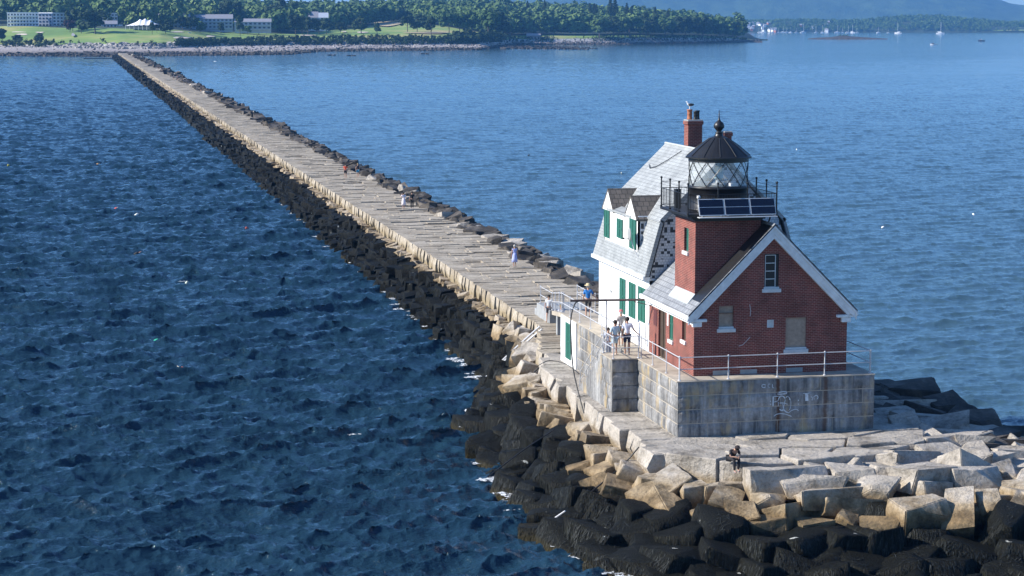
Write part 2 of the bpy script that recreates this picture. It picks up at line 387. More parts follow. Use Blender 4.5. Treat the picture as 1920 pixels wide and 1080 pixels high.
# ------------------------------------------------------------------ stone prototypes
def stone_bm(seed, kind):
    rnd = random.Random(seed); bm = bmesh.new(); bmesh.ops.create_cube(bm, size=1)
    j = .09 if kind == 'block' else .16
    for v in bm.verts: v.co += Vector([rnd.uniform(-j, j) for _ in range(3)])
    for _ in range(rnd.choice((1, 2, 2, 3)) if kind != 'weed' else 2):
        d = Vector([rnd.choice((-1, 1)) * rnd.uniform(.3, 1) for _ in range(3)]).normalized()
        co = d * rnd.uniform(.44, .60)
        g = bmesh.ops.bisect_plane(bm, geom=bm.verts[:] + bm.edges[:] + bm.faces[:], plane_co=co, plane_no=d, clear_outer=True)
        ed = [e for e in g['geom_cut'] if isinstance(e, bmesh.types.BMEdge)]
        if ed: bmesh.ops.holes_fill(bm, edges=ed, sides=0)
    if kind == 'weed':
        bmesh.ops.triangulate(bm, faces=bm.faces[:])
        bmesh.ops.subdivide_edges(bm, edges=bm.edges[:], cuts=3, use_grid_fill=True, smooth=.04)
        bmesh.ops.triangulate(bm, faces=bm.faces[:])
        for v in bm.verts:
            a = math.atan2(v.co.y, v.co.x); hz = math.hypot(v.co.x, v.co.y)
            q = noise.noise(Vector((v.co.x * 6 + seed, v.co.y * 6, v.co.z * .8))) * .06 + noise.noise(v.co * 3 + Vector((0, 0, seed))) * .05
            dn = (.5 - v.co.z) * .05
            v.co = Vector((v.co.x * (1 + q + dn), v.co.y * (1 + q + dn), v.co.z + q * .5))
    else:
        bmesh.ops.bevel(bm, geom=bm.edges[:], offset=.022 if kind == 'block' else .03, segments=2, affect='EDGES', clamp_overlap=True)
        bmesh.ops.triangulate(bm, faces=bm.faces[:])
        long_ = [e for e in bm.edges if e.calc_length() > .25]
        bmesh.ops.subdivide_edges(bm, edges=long_, cuts=3)
        bmesh.ops.triangulate(bm, faces=bm.faces[:])
        for v in bm.verts:
            v.co += v.co.normalized() * (noise.fractal(v.co * 4 + Vector((seed, 0, 0)), .7, 2, 4) * .022)
    return bm
from mathutils.bvhtree import BVHTree
def fronds(bm, seed, n=950):
    rnd = random.Random(seed); bm.normal_update(); T = BVHTree.FromBMesh(bm); fs = bm.faces[:]; wts = [f.calc_area() for f in fs]; quads = []
    for _ in range(n):
        f = rnd.choices(fs, wts)[0]; p = f.calc_center_median() + Vector([rnd.uniform(-.06, .06) for _ in range(3)])
        if p.z < -.3 or (f.normal.z > .65 and rnd.random() < .8): continue
        out = Vector((p.x, p.y, 0)).normalized() if p.length > .01 else Vector((1, 0, 0)); sw = Vector((rnd.uniform(-.35, .35), rnd.uniform(-.35, .35), 0)); pts = []
        wd = rnd.uniform(.004, .011); steps = rnd.randint(3, 6); lift = rnd.uniform(.006, .025)
        for k in range(steps):
            loc, nr, _i, _d = T.find_nearest(p)
            if loc is None: break
            g = Vector((0, 0, -1)) + out * .12 + sw * .8; g = (g - nr * g.dot(nr))
            if g.length < 1e-3: break
            g.normalize(); side = g.cross(nr).normalized(); ww = wd * (1 - .8 * k / steps)
            c = loc + nr * (lift + .012 * math.sin(k * 1.7 + seed)); pts.append((c - side * ww, c + side * ww)); p = c + g * .075
        for a, b_ in zip(pts[:-1], pts[1:]): quads.append((a[0], a[1], b_[1], b_[0]))
    for q in quads:
        try: bm.faces.new([bm.verts.new(v) for v in q]).material_index = 1
        except ValueError: pass
def proto(name, seed, kind, mat):
    bm = stone_bm(seed, kind)
    if kind == 'weed': fronds(bm, seed)
    me = bpy.data.meshes.new(name); bm.to_mesh(me); bm.free(); me.materials.append(mat)
    if kind == 'weed': me.materials.append(M['frond'])
    me.polygons.foreach_set('use_smooth', [kind == 'weed'] * len(me.polygons)); me.update()
    return me
GRAN = [proto('granite_block', i + 1, 'block', M['cap']) for i in range(12)]
SHARD = [proto('granite_shard', i + 40, 'shard', M['cap']) for i in range(8)]
WEED = [proto('seaweed_boulder', i + 80, 'weed', M['weed']) for i in range(12)]
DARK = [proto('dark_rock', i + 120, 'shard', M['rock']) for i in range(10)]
def np_of(me):
    V = np.empty(len(me.vertices) * 3, np.float32); me.vertices.foreach_get('co', V)
    me.calc_loop_triangles(); T = np.empty(len(me.loop_triangles) * 3, np.int32); me.loop_triangles.foreach_get('vertices', T)
    return V.reshape(-1, 3), T.reshape(-1, 3)
def low_proto(seed):                                # small cheap angular stone for the far rubble
    rnd = np.random.RandomState(seed); V = np.array([(x, y, z) for x in (-.5, .5) for y in (-.5, .5) for z in (-.5, .5)], float)
    V += rnd.uniform(-.15, .15, V.shape)
    Q = [(0, 1, 3, 2), (4, 6, 7, 5), (0, 4, 5, 1), (2, 3, 7, 6), (0, 2, 6, 4), (1, 5, 7, 3)]
    return V, np.array([t for q in Q for t in ((q[0], q[1], q[2]), (q[0], q[2], q[3]))])
LOW = [low_proto(i) for i in range(8)]
def merge(items, name, mat, smooth=False):
    """items: (V,F,loc,scale,euler) -> one mesh"""
    Vs = []; Fs = []; o = 0
    for V, F, loc, sc, eu in items:
        m = np.array(Euler(eu).to_matrix()); P = (V * np.array(sc)) @ m.T + np.array(loc)
        Vs.append(P); Fs.append(F + o); o += len(V)
    return npmesh(name, np.concatenate(Vs), np.concatenate(Fs), mat, smooth)

ZB = 3.2
# ledge (inner) and waterline (outer) outlines of the breakwater head
INN = [(-2.0, 19), (-1.8, 12), (-1.85, -.3), (-1.7, -2.1), (-.8, -3.5), (.1, -4.45), (1.3, -5.3), (3.5, -5.45), (7.3, -4.8), (10.3, -3.1), (11.1, -1), (10.6, 2.5), (10.0, 5), (10.0, 24), (8.6, 30), (8.3, 45), (1.6, 45), (1.6, 33), (-.6, 25)]
OUT = [(-1.1, 45), (-1.2, 34), (-4.5, 22), (-5.8, 12), (-6.4, 5), (-6.1, -6), (-4.8, -10), (-2.8, -12), (3, -14), (9, -14.8), (15.5, -13), (20, -6), (20.8, 3), (19.3, 12), (16.5, 22), (14, 32), (13, 45)]
def dist_poly(x, y, P, closed=True):
    best = 1e9; inside = False; n = len(P)
    for i in range(n):
        x1, y1 = P[i]; x2, y2 = P[(i + 1) % n]
        dx, dy = x2 - x1, y2 - y1; t = max(0, min(1, ((x - x1) * dx + (y - y1) * dy) / (dx * dx + dy * dy)))
        best = min(best, math.hypot(x - x1 - t * dx, y - y1 - t * dy))
        if (y1 > y) != (y2 > y) and x < (x2 - x1) * (y - y1) / (y2 - y1) + x1: inside = not inside
    return best, inside
def pile_z(x, y):
    a, ia = dist_poly(x, y, INN); b_, ib = dist_poly(x, y, OUT)
    if ia: return 3.0
    if not ib: return -.35 * b_
    t = a / (a + b_ + 1e-6)
    p = .75 if y < 10 and x < 9 else 1.0
    if x > 10: p = 2.4
    return 2.9 * (1 - t ** p) if p < 1 else 2.8 * (1 - t ** p)

bw = empty('breakwater', (5, 0, 0))
tag(bw, 'long straight granite breakwater with a paved top running from the lighthouse to the shore', 'breakwater')
# dark core under the loose stones
def core():
    xs = np.arange(-12, 26, .8); ys = np.arange(-20, 46.1, .8); V = []
    for y in ys:
        for x in xs: V.append((x, y, pile_z(x, y) - .95))
    nx = len(xs); F = [(j * nx + i, j * nx + i + 1, (j + 1) * nx + i + 1, (j + 1) * nx + i) for j in range(len(ys) - 1) for i in range(nx - 1)]
    part('core', npmesh('core', V, F, M['rock'], False), bw)
    m = MB().prism([(-2.6, -1.5), (-1.0, .0), (.6, 1.6), (1.5, 2.2), (8.6, 2.2), (9.8, 1.4), (11.5, .0), (13, -1.5)], 45, 1215, 'y')
    m.build('core', M['rock'], bw)
core()
def slab(mb, poly, z0, z1, rnd, inset=.03, tilt=.02, mi=0, jit=.0):
    n = len(poly); cx = sum(p[0] for p in poly) / n; cy = sum(p[1] for p in poly) / n
    tx, ty = rnd.uniform(-tilt, tilt), rnd.uniform(-tilt, tilt); dz = rnd.uniform(-.045, .045)
    def T(p, k, z, up=True):
        x = cx + (p[0] - cx) * k; y = cy + (p[1] - cy) * k
        return (x, y, z + ((x - cx) * tx + (y - cy) * ty + dz if up else 0))
    size = max(.3, min(max(p[0] for p in poly) - min(p[0] for p in poly), max(p[1] for p in poly) - min(p[1] for p in poly)))
    k = 1 - 2 * inset / size
    vs = [T(p, 1, z0, False) for p in poly] + [T(p, 1, z1 - inset * 1.1) for p in poly] + [T(p, k, z1) for p in poly]
    fs = [(i, (i + 1) % n, (i + 1) % n + n, i + n) for i in range(n)] + [(i + n, (i + 1) % n + n, (i + 1) % n + 2 * n, i + 2 * n) for i in range(n)] + [tuple(range(2 * n, 3 * n))]
    mb.add(vs, fs, mi)
def walkway():
    rnd = random.Random(5); mb = MB(); cap = MB(); y = 24.0
    while y < 1212:
        far = y > 420; d = rnd.choice((rnd.uniform(.4, .7), rnd.uniform(.7, 1.1), rnd.uniform(1.0, 1.6))) * (1 if y < 420 else 2.2)
        x0 = 1.6 + rnd.uniform(-.07, .08); x1 = 8.35 + rnd.uniform(-.35, .35)
        if y < 33.5: x0 = 1.6 - (33.5 - y) * .24 + rnd.uniform(-.1, .1)
        g = rnd.uniform(.015, .1); xs = [x0]
        # cap block: the row end at the left edge
        c1 = x0 + rnd.uniform(.9, 2.2); xs.append(c1)
        while xs[-1] < x1 - 1.0: xs.append(min(x1, xs[-1] + rnd.uniform(1.1, 3.0) * (1 if not far else 1.6)))
        xs[-1] = x1
        sk = rnd.uniform(-.06, .06)
        for i in range(len(xs) - 1):
            a, b_ = xs[i] + .012, xs[i + 1] - rnd.uniform(.01, .05)
            if b_ - a < .2: continue
            jj = lambda: rnd.uniform(-.05, .05)
            p = [(a, y + sk + jj()), (b_, y + jj() + sk), (b_ + jj(), y + d - g + sk + jj()), (a, y + d - g + sk + jj())]
            if i == 0:
                zz = 2.0 + rnd.uniform(-.12, .1); bul = rnd.uniform(.02, .12)
                n = 4; j = lambda s_: rnd.uniform(-s_, s_)
                top = [(q[0], q[1], ZB + j(.03)) for q in p]
                mid = [(a - bul, y + .05 + sk + j(.04), 2.65 + j(.15)), (b_, p[1][1], 2.65), (b_, p[2][1], 2.65), (a - bul + j(.08), y + d - g - .06 + sk + j(.04), 2.65 + j(.15))]
                bot = [(a + j(.15), y + .08 + sk + j(.05), zz), (b_, p[1][1], zz), (b_, p[2][1], zz), (a + j(.15), y + d - g - .08 + sk, zz + j(.1))]
                cap.add(bot + mid + top, [(q + r * 4, (q + 1) % 4 + r * 4, (q + 1) % 4 + (r + 1) * 4, q + (r + 1) * 4) for r in (0, 1) for q in range(4)] + [(8, 9, 10, 11)])
            else: (rnd.random() > .006) and slab(mb, p, 2.3, ZB + (rnd.uniform(-.16, .04) if rnd.random() < .18 else 0), rnd, .014, .014)
        y += d
    part('paving', mb.mesh('paving', M['walk']), bw); part('cap_course', cap.mesh('cap_course', M['walk']), bw)
walkway()
def ledge():
    rnd = random.Random(11); mb = MB(); y = 23.8
    # long cross slabs on the strip beside the foundation, their rough ends facing the sea
    while y > -1.4:
        d = rnd.uniform(.9, 1.9); lx = -1.85
        if y > 19: lx = -1.9 + (y - 19) * .28
        lx += rnd.uniform(-.22, .2); rx = .3 if y > -1 else .6
        g = rnd.uniform(.02, .07); j = lambda s_: rnd.uniform(-s_, s_); ya, yb = y - d + g, y; zz = 1.75 + j(.15); bul = rnd.uniform(.0, .22)
        t = [(lx + j(.1), ya, ZB + j(.04)), (rx, ya, ZB + j(.03)), (rx, yb, ZB), (lx + j(.1), yb, ZB + j(.04))]
        m1 = [(lx - bul + j(.06), ya + .05 + j(.05), 2.55 + j(.15)), (rx, ya, 2.5), (rx, yb, 2.5), (lx - bul + j(.08), yb - .06 + j(.05), 2.55 + j(.15))]
        b1 = [(lx + .1 + j(.18), ya + .1 + j(.06), zz), (rx, ya, zz), (rx, yb, zz), (lx + .1 + j(.2), yb - .1, zz + j(.15))]
        tt = [(p[0] + (.04 if p[0] < 0 else 0), p[1] + (.04 if k < 2 else -.04), p[2] + .0) for k, p in enumerate(t)]
        t = [(p[0], p[1], p[2] - .05) for p in t]
        mb.add(b1 + m1 + t + tt, [(q + r * 4, (q + 1) % 4 + r * 4, (q + 1) % 4 + (r + 1) * 4, q + (r + 1) * 4) for r in (0, 1, 2) for q in range(4)] + [(12, 13, 14, 15)])
        y -= d
    # big irregular slabs on the rounded head: clipped cells of a jittered grid
    P = [(.62, y + .03), (-1.95, y + .03), (-1.72, -2.5), (-.8, -3.5), (.1, -4.45), (1.3, -5.3), (3.5, -5.45), (7.3, -4.8), (10.3, -3.1), (11.1, -1), (10.6, 2.5), (10.0, 5), (10.0, 24), (8.9, 24), (8.9, .5), (.62, .5)]
    seeds = []
    for i in range(4000):
        x, yy = rnd.uniform(-3, 11.5), rnd.uniform(-9, 24)
        dd, ins = dist_poly(x, yy, P)
        if ins and all(((x - a) * .62) ** 2 + ((yy - b_) * 1.1) ** 2 > 1.35 for a, b_ in seeds): seeds.append((x, yy))
    def clip(poly, a, b_, c):
        out = []
        for i in range(len(poly)):
            p, q = poly[i], poly[(i + 1) % len(poly)]; dp = a * p[0] + b_ * p[1] - c; dq = a * q[0] + b_ * q[1] - c
            if dp <= 0: out.append(p)
            if dp * dq < 0: t = dp / (dp - dq); out.append((p[0] + (q[0] - p[0]) * t, p[1] + (q[1] - p[1]) * t))
        return out
    for s in seeds:
        cell = [(s[0] - 3.6, s[1] - 2.4), (s[0] + 3.6, s[1] - 2.4), (s[0] + 3.6, s[1] + 2.4), (s[0] - 3.6, s[1] + 2.4)]
        for o in seeds:
            if o is s: continue
            nx, ny = (o[0] - s[0]) * .62, (o[1] - s[1]) * 1.1; mx, my = (o[0] + s[0]) / 2 * .62, (o[1] + s[1]) / 2 * 1.1
            L = math.hypot(nx, ny); g = rnd.uniform(.012, .05)
            cell = clip(cell, nx / L * .62, ny / L * 1.1, (nx * mx + ny * my) / L - g)
            if not cell: break
        # hold the cells inside the convex seaward outline
        if cell:
            for k in range(1, 9):
                (x1, y1), (x2, y2) = P[k], P[k + 1]; nx, ny = (y2 - y1), -(x2 - x1); L = math.hypot(nx, ny); nx, ny = nx / L, ny / L
                if nx * (4 - x1) + ny * (0 - y1) > 0: nx, ny = -nx, -ny
                cell = clip(cell, nx, ny, nx * x1 + ny * y1 + rnd.uniform(-.1, .3))
                if len(cell) < 3: break
        if cell and len(cell) > 2:
            slab(mb, cell, 1.9, ZB + rnd.uniform(-.06, .07), rnd, .03, .03)
    part('ledge', mb.mesh('ledge', M['cap']), bw)
ledge()

# ------------------------------------------------------------------ loose stones of the head
occ = []
def free(x, y, r):
    return all((x - a) ** 2 + (y - b_) ** 2 > (r + q) ** 2 for a, b_, q in occ)
HAND = [  # px, py of the middle of the top face, its height, length, width, thickness, yaw, tilt, kind, label
 (1480, 879, 3.10, 2.95, 1.3, 1.25, -3, -4, 0, 'long pale squared granite block on the front rim, right of the seated person'),
 (1424, 880, 3.14, 1.0, 1.2, 1.3, 0, 0, 0, 'short pale granite block on the rim right beside the seated person'),
 (1524, 893, 2.85, 2.5, 1.1, .9, -6, -10, 1, 'thin flat grey granite slab with a dark broken front edge below the rim'),
 (1562, 917, 2.45, 2.9, .9, .8, 8, -8, 0, 'long narrow tan granite bar lying across the pile below the flat grey slab'),
 (1600, 938, 2.05, 3.0, .8, .95, 4, -14, 0, 'long rough brownish granite bar in front of the tan bar'),
 (1644, 900, 2.75, 1.5, 1.3, .9, -38, 14, 1, 'pale pink-grey granite wedge sloping down to the right end of the tan bar'),
 (1598, 878, 3.0, 1.7, 1.2, .8, -20, 5, 1, 'cracked pale slab with a chipped corner at the front rim'),
 (1730, 876, 3.05, 2.3, 1.6, .95, 18, -8, 0, 'large smooth pale granite slab tilted towards the sea on the right of the rim'),
 (1752, 905, 2.6, 1.5, 1.0, .9, 20, -12, 1, 'small dark-faced grey granite shard under the large smooth slab'),
 (1830, 882, 2.9, 2.1, 1.4, 1.15, -4, -6, 0, 'greenish pale squared block standing right of the large smooth slab'),
 (1728, 940, 2.3, 2.3, 1.7, 1.6, 5, 6, 0, 'massive rounded pale boulder with a weed skirt below the large smooth slab'),
 (1800, 948, 2.1, 1.1, 2.1, .7, -30, 28, 0, 'steeply tilted olive-grey granite slab leaning against the massive boulder'),
 (1763, 819, 3.2, 1.7, 1.2, .6, 3, -5, 0, 'flat pale granite slab at the right end of the paved ledge'),
 (1826, 818, 3.25, 1.5, .7, .6, -16, -8, 0, 'narrow pale granite slab balanced at the far right of the ledge'),
 (1826, 844, 2.95, 1.4, 1.3, 1.2, -8, 18, 0, 'pinkish rough-faced block beneath the narrow balanced slab'),
 (1768, 842, 3.0, 1.7, 1.2, 1.0, 6, 8, 1, 'pointed grey granite shard between ledge and pinkish block'),
 (1890, 843, 2.9, 1.9, 1.5, 1.1, 0, -5, 0, 'yellow-green block lying at the right edge of the picture'),
 (1886, 880, 2.6, 1.2, 1.2, 1.2, 35, 20, 1, 'dark triangular shard with a lit yellow face near the right edge'),
 (1856, 930, 2.1, 2.0, 1.5, 1.2, -10, -6, 0, 'ochre-topped block in front of the greenish squared block'),
 (1478, 948, 1.95, 1.9, 1.0, 1.0, 38, -22, 0, 'grey squared block tipped on its edge below the long pale block'),
 (1396, 955, 1.85, 1.3, 1.1, 1.0, -15, 20, 1, 'brown angular shard below the tan block left of centre'),
 (1440, 926, 2.25, 1.4, 1.1, .95, -12, -6, 1, 'dark brown block tucked beneath the long pale block'),
 (1434, 972, 1.6, 1.5, .9, .8, -10, 10, 1, 'low tan shard at the foot of the tipped grey block'),
 (1522, 976, 1.5, 1.2, 1.1, 1.4, 5, 0, 0, 'weed-skirted block with a bright tan top in the middle of the pile'),
 (1590, 968, 1.55, 1.1, 1.1, 1.3, 40, 20, 1, 'pointed tan-tipped shard standing in the weed'),
 (1650, 985, 1.45, 1.6, 1.2, 1.2, -30, 20, 1, 'dark shard with a rusty pink crest among the weed'),
 (1364, 907, 2.35, 2.05, .8, .85, 0, -4, 0, 'long low tan block under the seated person'),
 (1299, 910, 2.3, .95, .9, .95, 0, 0, 0, 'short squarish tan block left of the long low tan block'),
 (1236, 893, 2.3, 1.9, 1.3, 1.1, -8, 4, 0, 'rounded brown-tan boulder tucked under the ledge corner'),
 (1196, 870, 2.35, 1.2, 1.0, 1.2, -40, 10, 1, 'ochre wedge below the left corner of the ledge'),
 (1700, 752, 3.2, 3.0, .7, .8, 0, -12, 0, 'long shaded grey bar lying behind the foundation corner'),
 (1720, 778, 3.05, 3.4, .9, .8, -26, -10, 0, 'long shaded blue-grey slab sloping beside the foundation corner'),
 (1790, 806, 2.95, 3.0, .9, .8, -8, -10, 0, 'long shaded blue-grey slab nearest the lit ledge end'),
 (1778, 745, 3.3, 1.7, 1.5, 1.6, 10, 5, 2, 'big rounded dark boulder on the right skyline of the head'),
 (1700, 722, 3.1, 3.2, 1.6, 1.4, -8, 6, 2, 'dark long rock on the skyline close behind the foundation corner'),
 (1655, 716, 3.1, 2.0, 1.4, 1.4, 10, -6, 2, 'dark rock on the skyline touching the foundation corner'),
 (1800, 765, 3.1, 1.5, 1.3, 1.5, 30, 20, 2, 'pointed dark rock right of the big rounded skyline boulder'),
 (1835, 785, 3.0, 2.6, 1.5, 1.5, -12, 8, 2, 'long dark rock in the shade halfway down the right skyline'),
 (1872, 806, 2.9, 1.3, 1.2, 1.4, 12, 5, 2, 'small rounded dark knob low on the right skyline'),
 (1905, 826, 2.7, 2.6, 1.5, 1.3, -10, 4, 2, 'lowest dark rock of the right skyline at the picture edge'),
 (1850, 826, 3.0, 1.8, 1.2, 1.2, 20, 8, 2, 'dark rock filling the gap between the balanced slab and the right skyline'),
 (1900, 850, 2.7, 1.8, 1.3, 1.2, -20, 8, 1, 'grey granite shard against the right picture edge below the dark skyline rock'),
]
ci = 0
for px, py, zt, L_, W_, H_, yaw, tilt, kd, lab in HAND:
    p = atz(px, py, zt); me = (DARK[ci % 10] if kd == 2 else SHARD[ci % 8] if kd else GRAN[ci % 12]); ci += 1
    o = link('dark_rock' if kd == 2 else 'granite_block', me); o.location = (p.x, p.y, zt - H_ / 2 + .02); o.scale = (L_ * 1.08, W_ * 1.1, H_ * 1.05)
    o.rotation_euler = (R(tilt), R(-tilt * .3), R(yaw)); tag(o, lab, 'rock', 'loose granite blocks round the breakwater head')
    occ.append((p.x - math.cos(R(yaw)) * L_ * .28, p.y - math.sin(R(yaw)) * L_ * .28, .42)); occ.append((p.x + math.cos(R(yaw)) * L_ * .28, p.y + math.sin(R(yaw)) * L_ * .28, .42))
rnd = random.Random(21)
def where(x, y):
    if x < -1.5: return 'along the sunlit left flank beside the stone foundation' if y > -3 else 'below the left corner of the ledge'
    if y < 0 and x < 5: return 'in front of the ledge near the seated person'
    if y < 2: return 'in front of the ledge on the right'
    return 'in the shade right of the foundation'
# row of split ochre blocks just under the ledge rim on the left
y = -1.8
while y < 20:
    d = rnd.uniform(.75, 1.35); x = -2.6 + rnd.uniform(-.25, .3) + (max(0, y - 15) * .1); H_ = rnd.uniform(1.0, 1.4)
    o = link('granite_block', rnd.choice(GRAN + SHARD[:3])); o.location = (x, y, 2.25 - H_ / 2 + rnd.uniform(-.2, .2)); o.scale = (rnd.uniform(1.1, 1.8), d * .98, H_)
    o.rotation_euler = (R(rnd.uniform(-10, 10)), R(rnd.uniform(-4, 24)), R(rnd.uniform(-14, 14)))
    tag(o, 'split ochre granite block in the row just under the ledge, left of the foundation', 'rock', 'ochre blocks in the row under the left rim of the ledge'); occ.append((x, y, .45)); y += d
cands = []
for i in range(26000):
    x, y_ = rnd.uniform(-8, 21.5), rnd.uniform(-15.5, 40)
    a, ia = dist_poly(x, y_, INN); b_, ib = dist_poly(x, y_, OUT)
    if ia or (not ib and b_ > .45) or a < .35: continue
    z = pile_z(x, y_); weed = z + rnd.uniform(-.25, .25) < 1.5
    r = rnd.uniform(.46, .76) if weed else rnd.uniform(.44, .72)
    if y_ > 24: r *= .8
    if weed and (y_ < -6 or x > 12): r *= 1.15
    if not free(x, y_, r): continue
    occ.append((x, y_, r * .95)); cands.append((x, y_, z, weed, r))
nw = 0
for x, y_, z, weed, r in cands:
    W_ = r * 2.35; L_ = W_ * rnd.uniform(1.05, 1.5); H_ = rnd.uniform(1.2, 1.9) if weed else rnd.uniform(.9, 1.3)
    if weed:
        o = link('seaweed_boulder', rnd.choice(WEED)); o.location = (x, y_, z - H_ * .22 + rnd.uniform(-.15, .15)); o.scale = (L_, W_ * 1.1, H_ * 1.1)
        o.rotation_euler = (R(rnd.uniform(-16, 16)), R(rnd.uniform(-16, 16)), R(rnd.uniform(0, 360)))
        tag(o, 'black seaweed-covered boulder ' + where(x, y_), 'rock', 'seaweed-covered boulders ' + where(x, y_)); nw += 1
    elif x > 10 and y_ > 3.5:
        o = link('dark_rock', rnd.choice(DARK)); o.location = (x, y_, z - .1); o.scale = (L_ * 1.1, W_, H_); o.rotation_euler = (R(rnd.uniform(-22, 22)), R(rnd.uniform(-22, 22)), R(rnd.uniform(0, 360)))
        tag(o, 'dark angular rock in the shade right of the foundation', 'rock', 'dark rocks in the shade right of the foundation')
    else:
        o = link('granite_block', rnd.choice(GRAN + SHARD)); o.location = (x, y_, z - H_ * .25 + rnd.uniform(-.12, .25)); o.scale = (L_ * 1.15, W_, H_)
        o.rotation_euler = (R(rnd.uniform(-26, 26)), R(rnd.uniform(-26, 26)), R(rnd.uniform(0, 360)))
        tag(o, 'loose weathered granite block ' + where(x, y_), 'rock', 'loose granite blocks ' + where(x, y_))
# ------------------------------------------------------------------ flanks of the long arm
WN = [np_of(m) for m in WEED]; DN = [np_of(m) for m in DARK]; GN = [np_of(m) for m in GRAN]
def flank():
    rnd = random.Random(8); near_w = 0; stuffW = []; stuffD = []; stuffT = []; y = 33.0
    while y < 1205:
        f = 1 if y < 260 else (1.6 if y < 600 else 2.6); y += .95 * f
        for k, (xo, zc) in enumerate(((.75, 1.45), (.05, .95), (-.65, .35), (-1.2, -.1))):
            if k == 3 and y > 300: continue
            x = xo + rnd.uniform(-.28, .25); yy = y + rnd.uniform(-.4, .4); sc = (rnd.uniform(1.1, 1.6), rnd.uniform(1.0, 1.5) * f, rnd.uniform(1.1, 1.6)); rz = rnd.uniform(-.4, .4) + rnd.choice((0, 1.57, 3.14)); z = zc + rnd.uniform(-.22, .2) - .15
            if y < 46:
                o = link('seaweed_boulder', rnd.choice(WEED)); o.location = (x, yy, z); o.scale = sc; o.rotation_euler = (rnd.uniform(-.15, .15), rnd.uniform(-.2, .1), rz)
                tag(o, 'black seaweed-covered boulder on the sunlit left side of the long arm just beyond the foundation', 'rock', 'seaweed boulders on the near left flank of the long arm')
            else:
                P = WN[rnd.randrange(12)] if y < 230 else LOW[rnd.randrange(8)]
                stuffW.append((P[0], P[1], (x, yy, z), sc, (rnd.uniform(-.15, .15), rnd.uniform(-.2, .1), rz)))
        # stained stones right under the cap course
        if y < 700:
            P = GN[rnd.randrange(12)] if y < 150 else LOW[rnd.randrange(8)]
            stuffT.append((P[0], P[1], (1.25 + rnd.uniform(-.2, .25), y + rnd.uniform(-.3, .3), 1.85 + rnd.uniform(-.15, .12)), (.9, rnd.uniform(.8, 1.2) * f, .7), (rnd.uniform(-.3, .3), rnd.uniform(-.3, .3), rnd.uniform(-.3, .3))))
    y = 25.0
    while y < 1205:
        f = 1 if y < 260 else (1.6 if y < 600 else 2.6); y += 1.25 * f
        for k, (xo, zc) in enumerate(((8.75, 3.0), (9.7, 2.75), (10.6, 1.9), (11.5, .8))):
            if k > 1 and y > 420: continue
            if k == 0 and rnd.random() < .25: continue
            x = xo + rnd.uniform(-.35, .4); yy = y + rnd.uniform(-.5, .5); sc = (rnd.uniform(1.1, 2.0), rnd.uniform(1.0, 2.1) * f, rnd.uniform(.6, 1.25)); z = zc + rnd.uniform(-.25, .25) - (.15 if k == 0 else 0)
            eu = (rnd.uniform(-.4, .4), rnd.uniform(-.35, .35), rnd.uniform(0, 6.28))
            if y < 110 and k < 2:
                pale = rnd.random() < .22
                o = link('dark_rock', rnd.choice(DARK)) if not pale else link('granite_block', rnd.choice(GRAN)); o.location = (x, yy, z); o.scale = sc; o.rotation_euler = eu
                if pale: tag(o, 'pale granite block lying among the dark rocks on the right side of the paved walk', 'rock', 'pale blocks among the rocks right of the walk')
                else: tag(o, 'dark angular rock in the tumbled row on the right side of the paved walk', 'rock', 'dark rocks on the right side of the walk')
            else:
                P = DN[rnd.randrange(10)] if y < 230 else LOW[rnd.randrange(8)]
                (stuffT if rnd.random() < .06 and k < 2 else stuffD).append((P[0], P[1], (x, yy, z), sc, eu))
    tag(link('seaweed_boulders', merge(stuffW, 'seaweed_boulders', M['weed'], False)), 'band of black seaweed-covered boulders along the far left flank of the breakwater', 'rocks', kind='stuff')
    tag(link('dark_rubble', merge(stuffD, 'dark_rubble', M['rock'])), 'tumbled dark rubble along the right edge of the far breakwater', 'rocks', kind='stuff')
    tag(link('stained_stones', merge(stuffT, 'stained_stones', M['cap'])), 'small ochre stones wedged below the cap course of the breakwater', 'rocks', kind='stuff')
flank()
# two upright pale stones at the bend of the walk, seen left of the white house
for loc, sc, eu, lab in (((9.3, 44.0, 3.75), (1.5, 1.1, 1.9), (0, .12, .3), 'upright pale wedge-shaped stone at the right side of the walk near the white house'),
                         ((10.4, 41.5, 3.7), (2.6, 1.5, 1.3), (.1, .2, -.2), 'rounded pale boulder right behind the upright wedge-shaped stone')):
    o = link('granite_block', GRAN[3 if sc[2] > 1.5 else 5]); o.location = loc; o.scale = sc; o.rotation_euler = eu; tag(o, lab, 'rock')

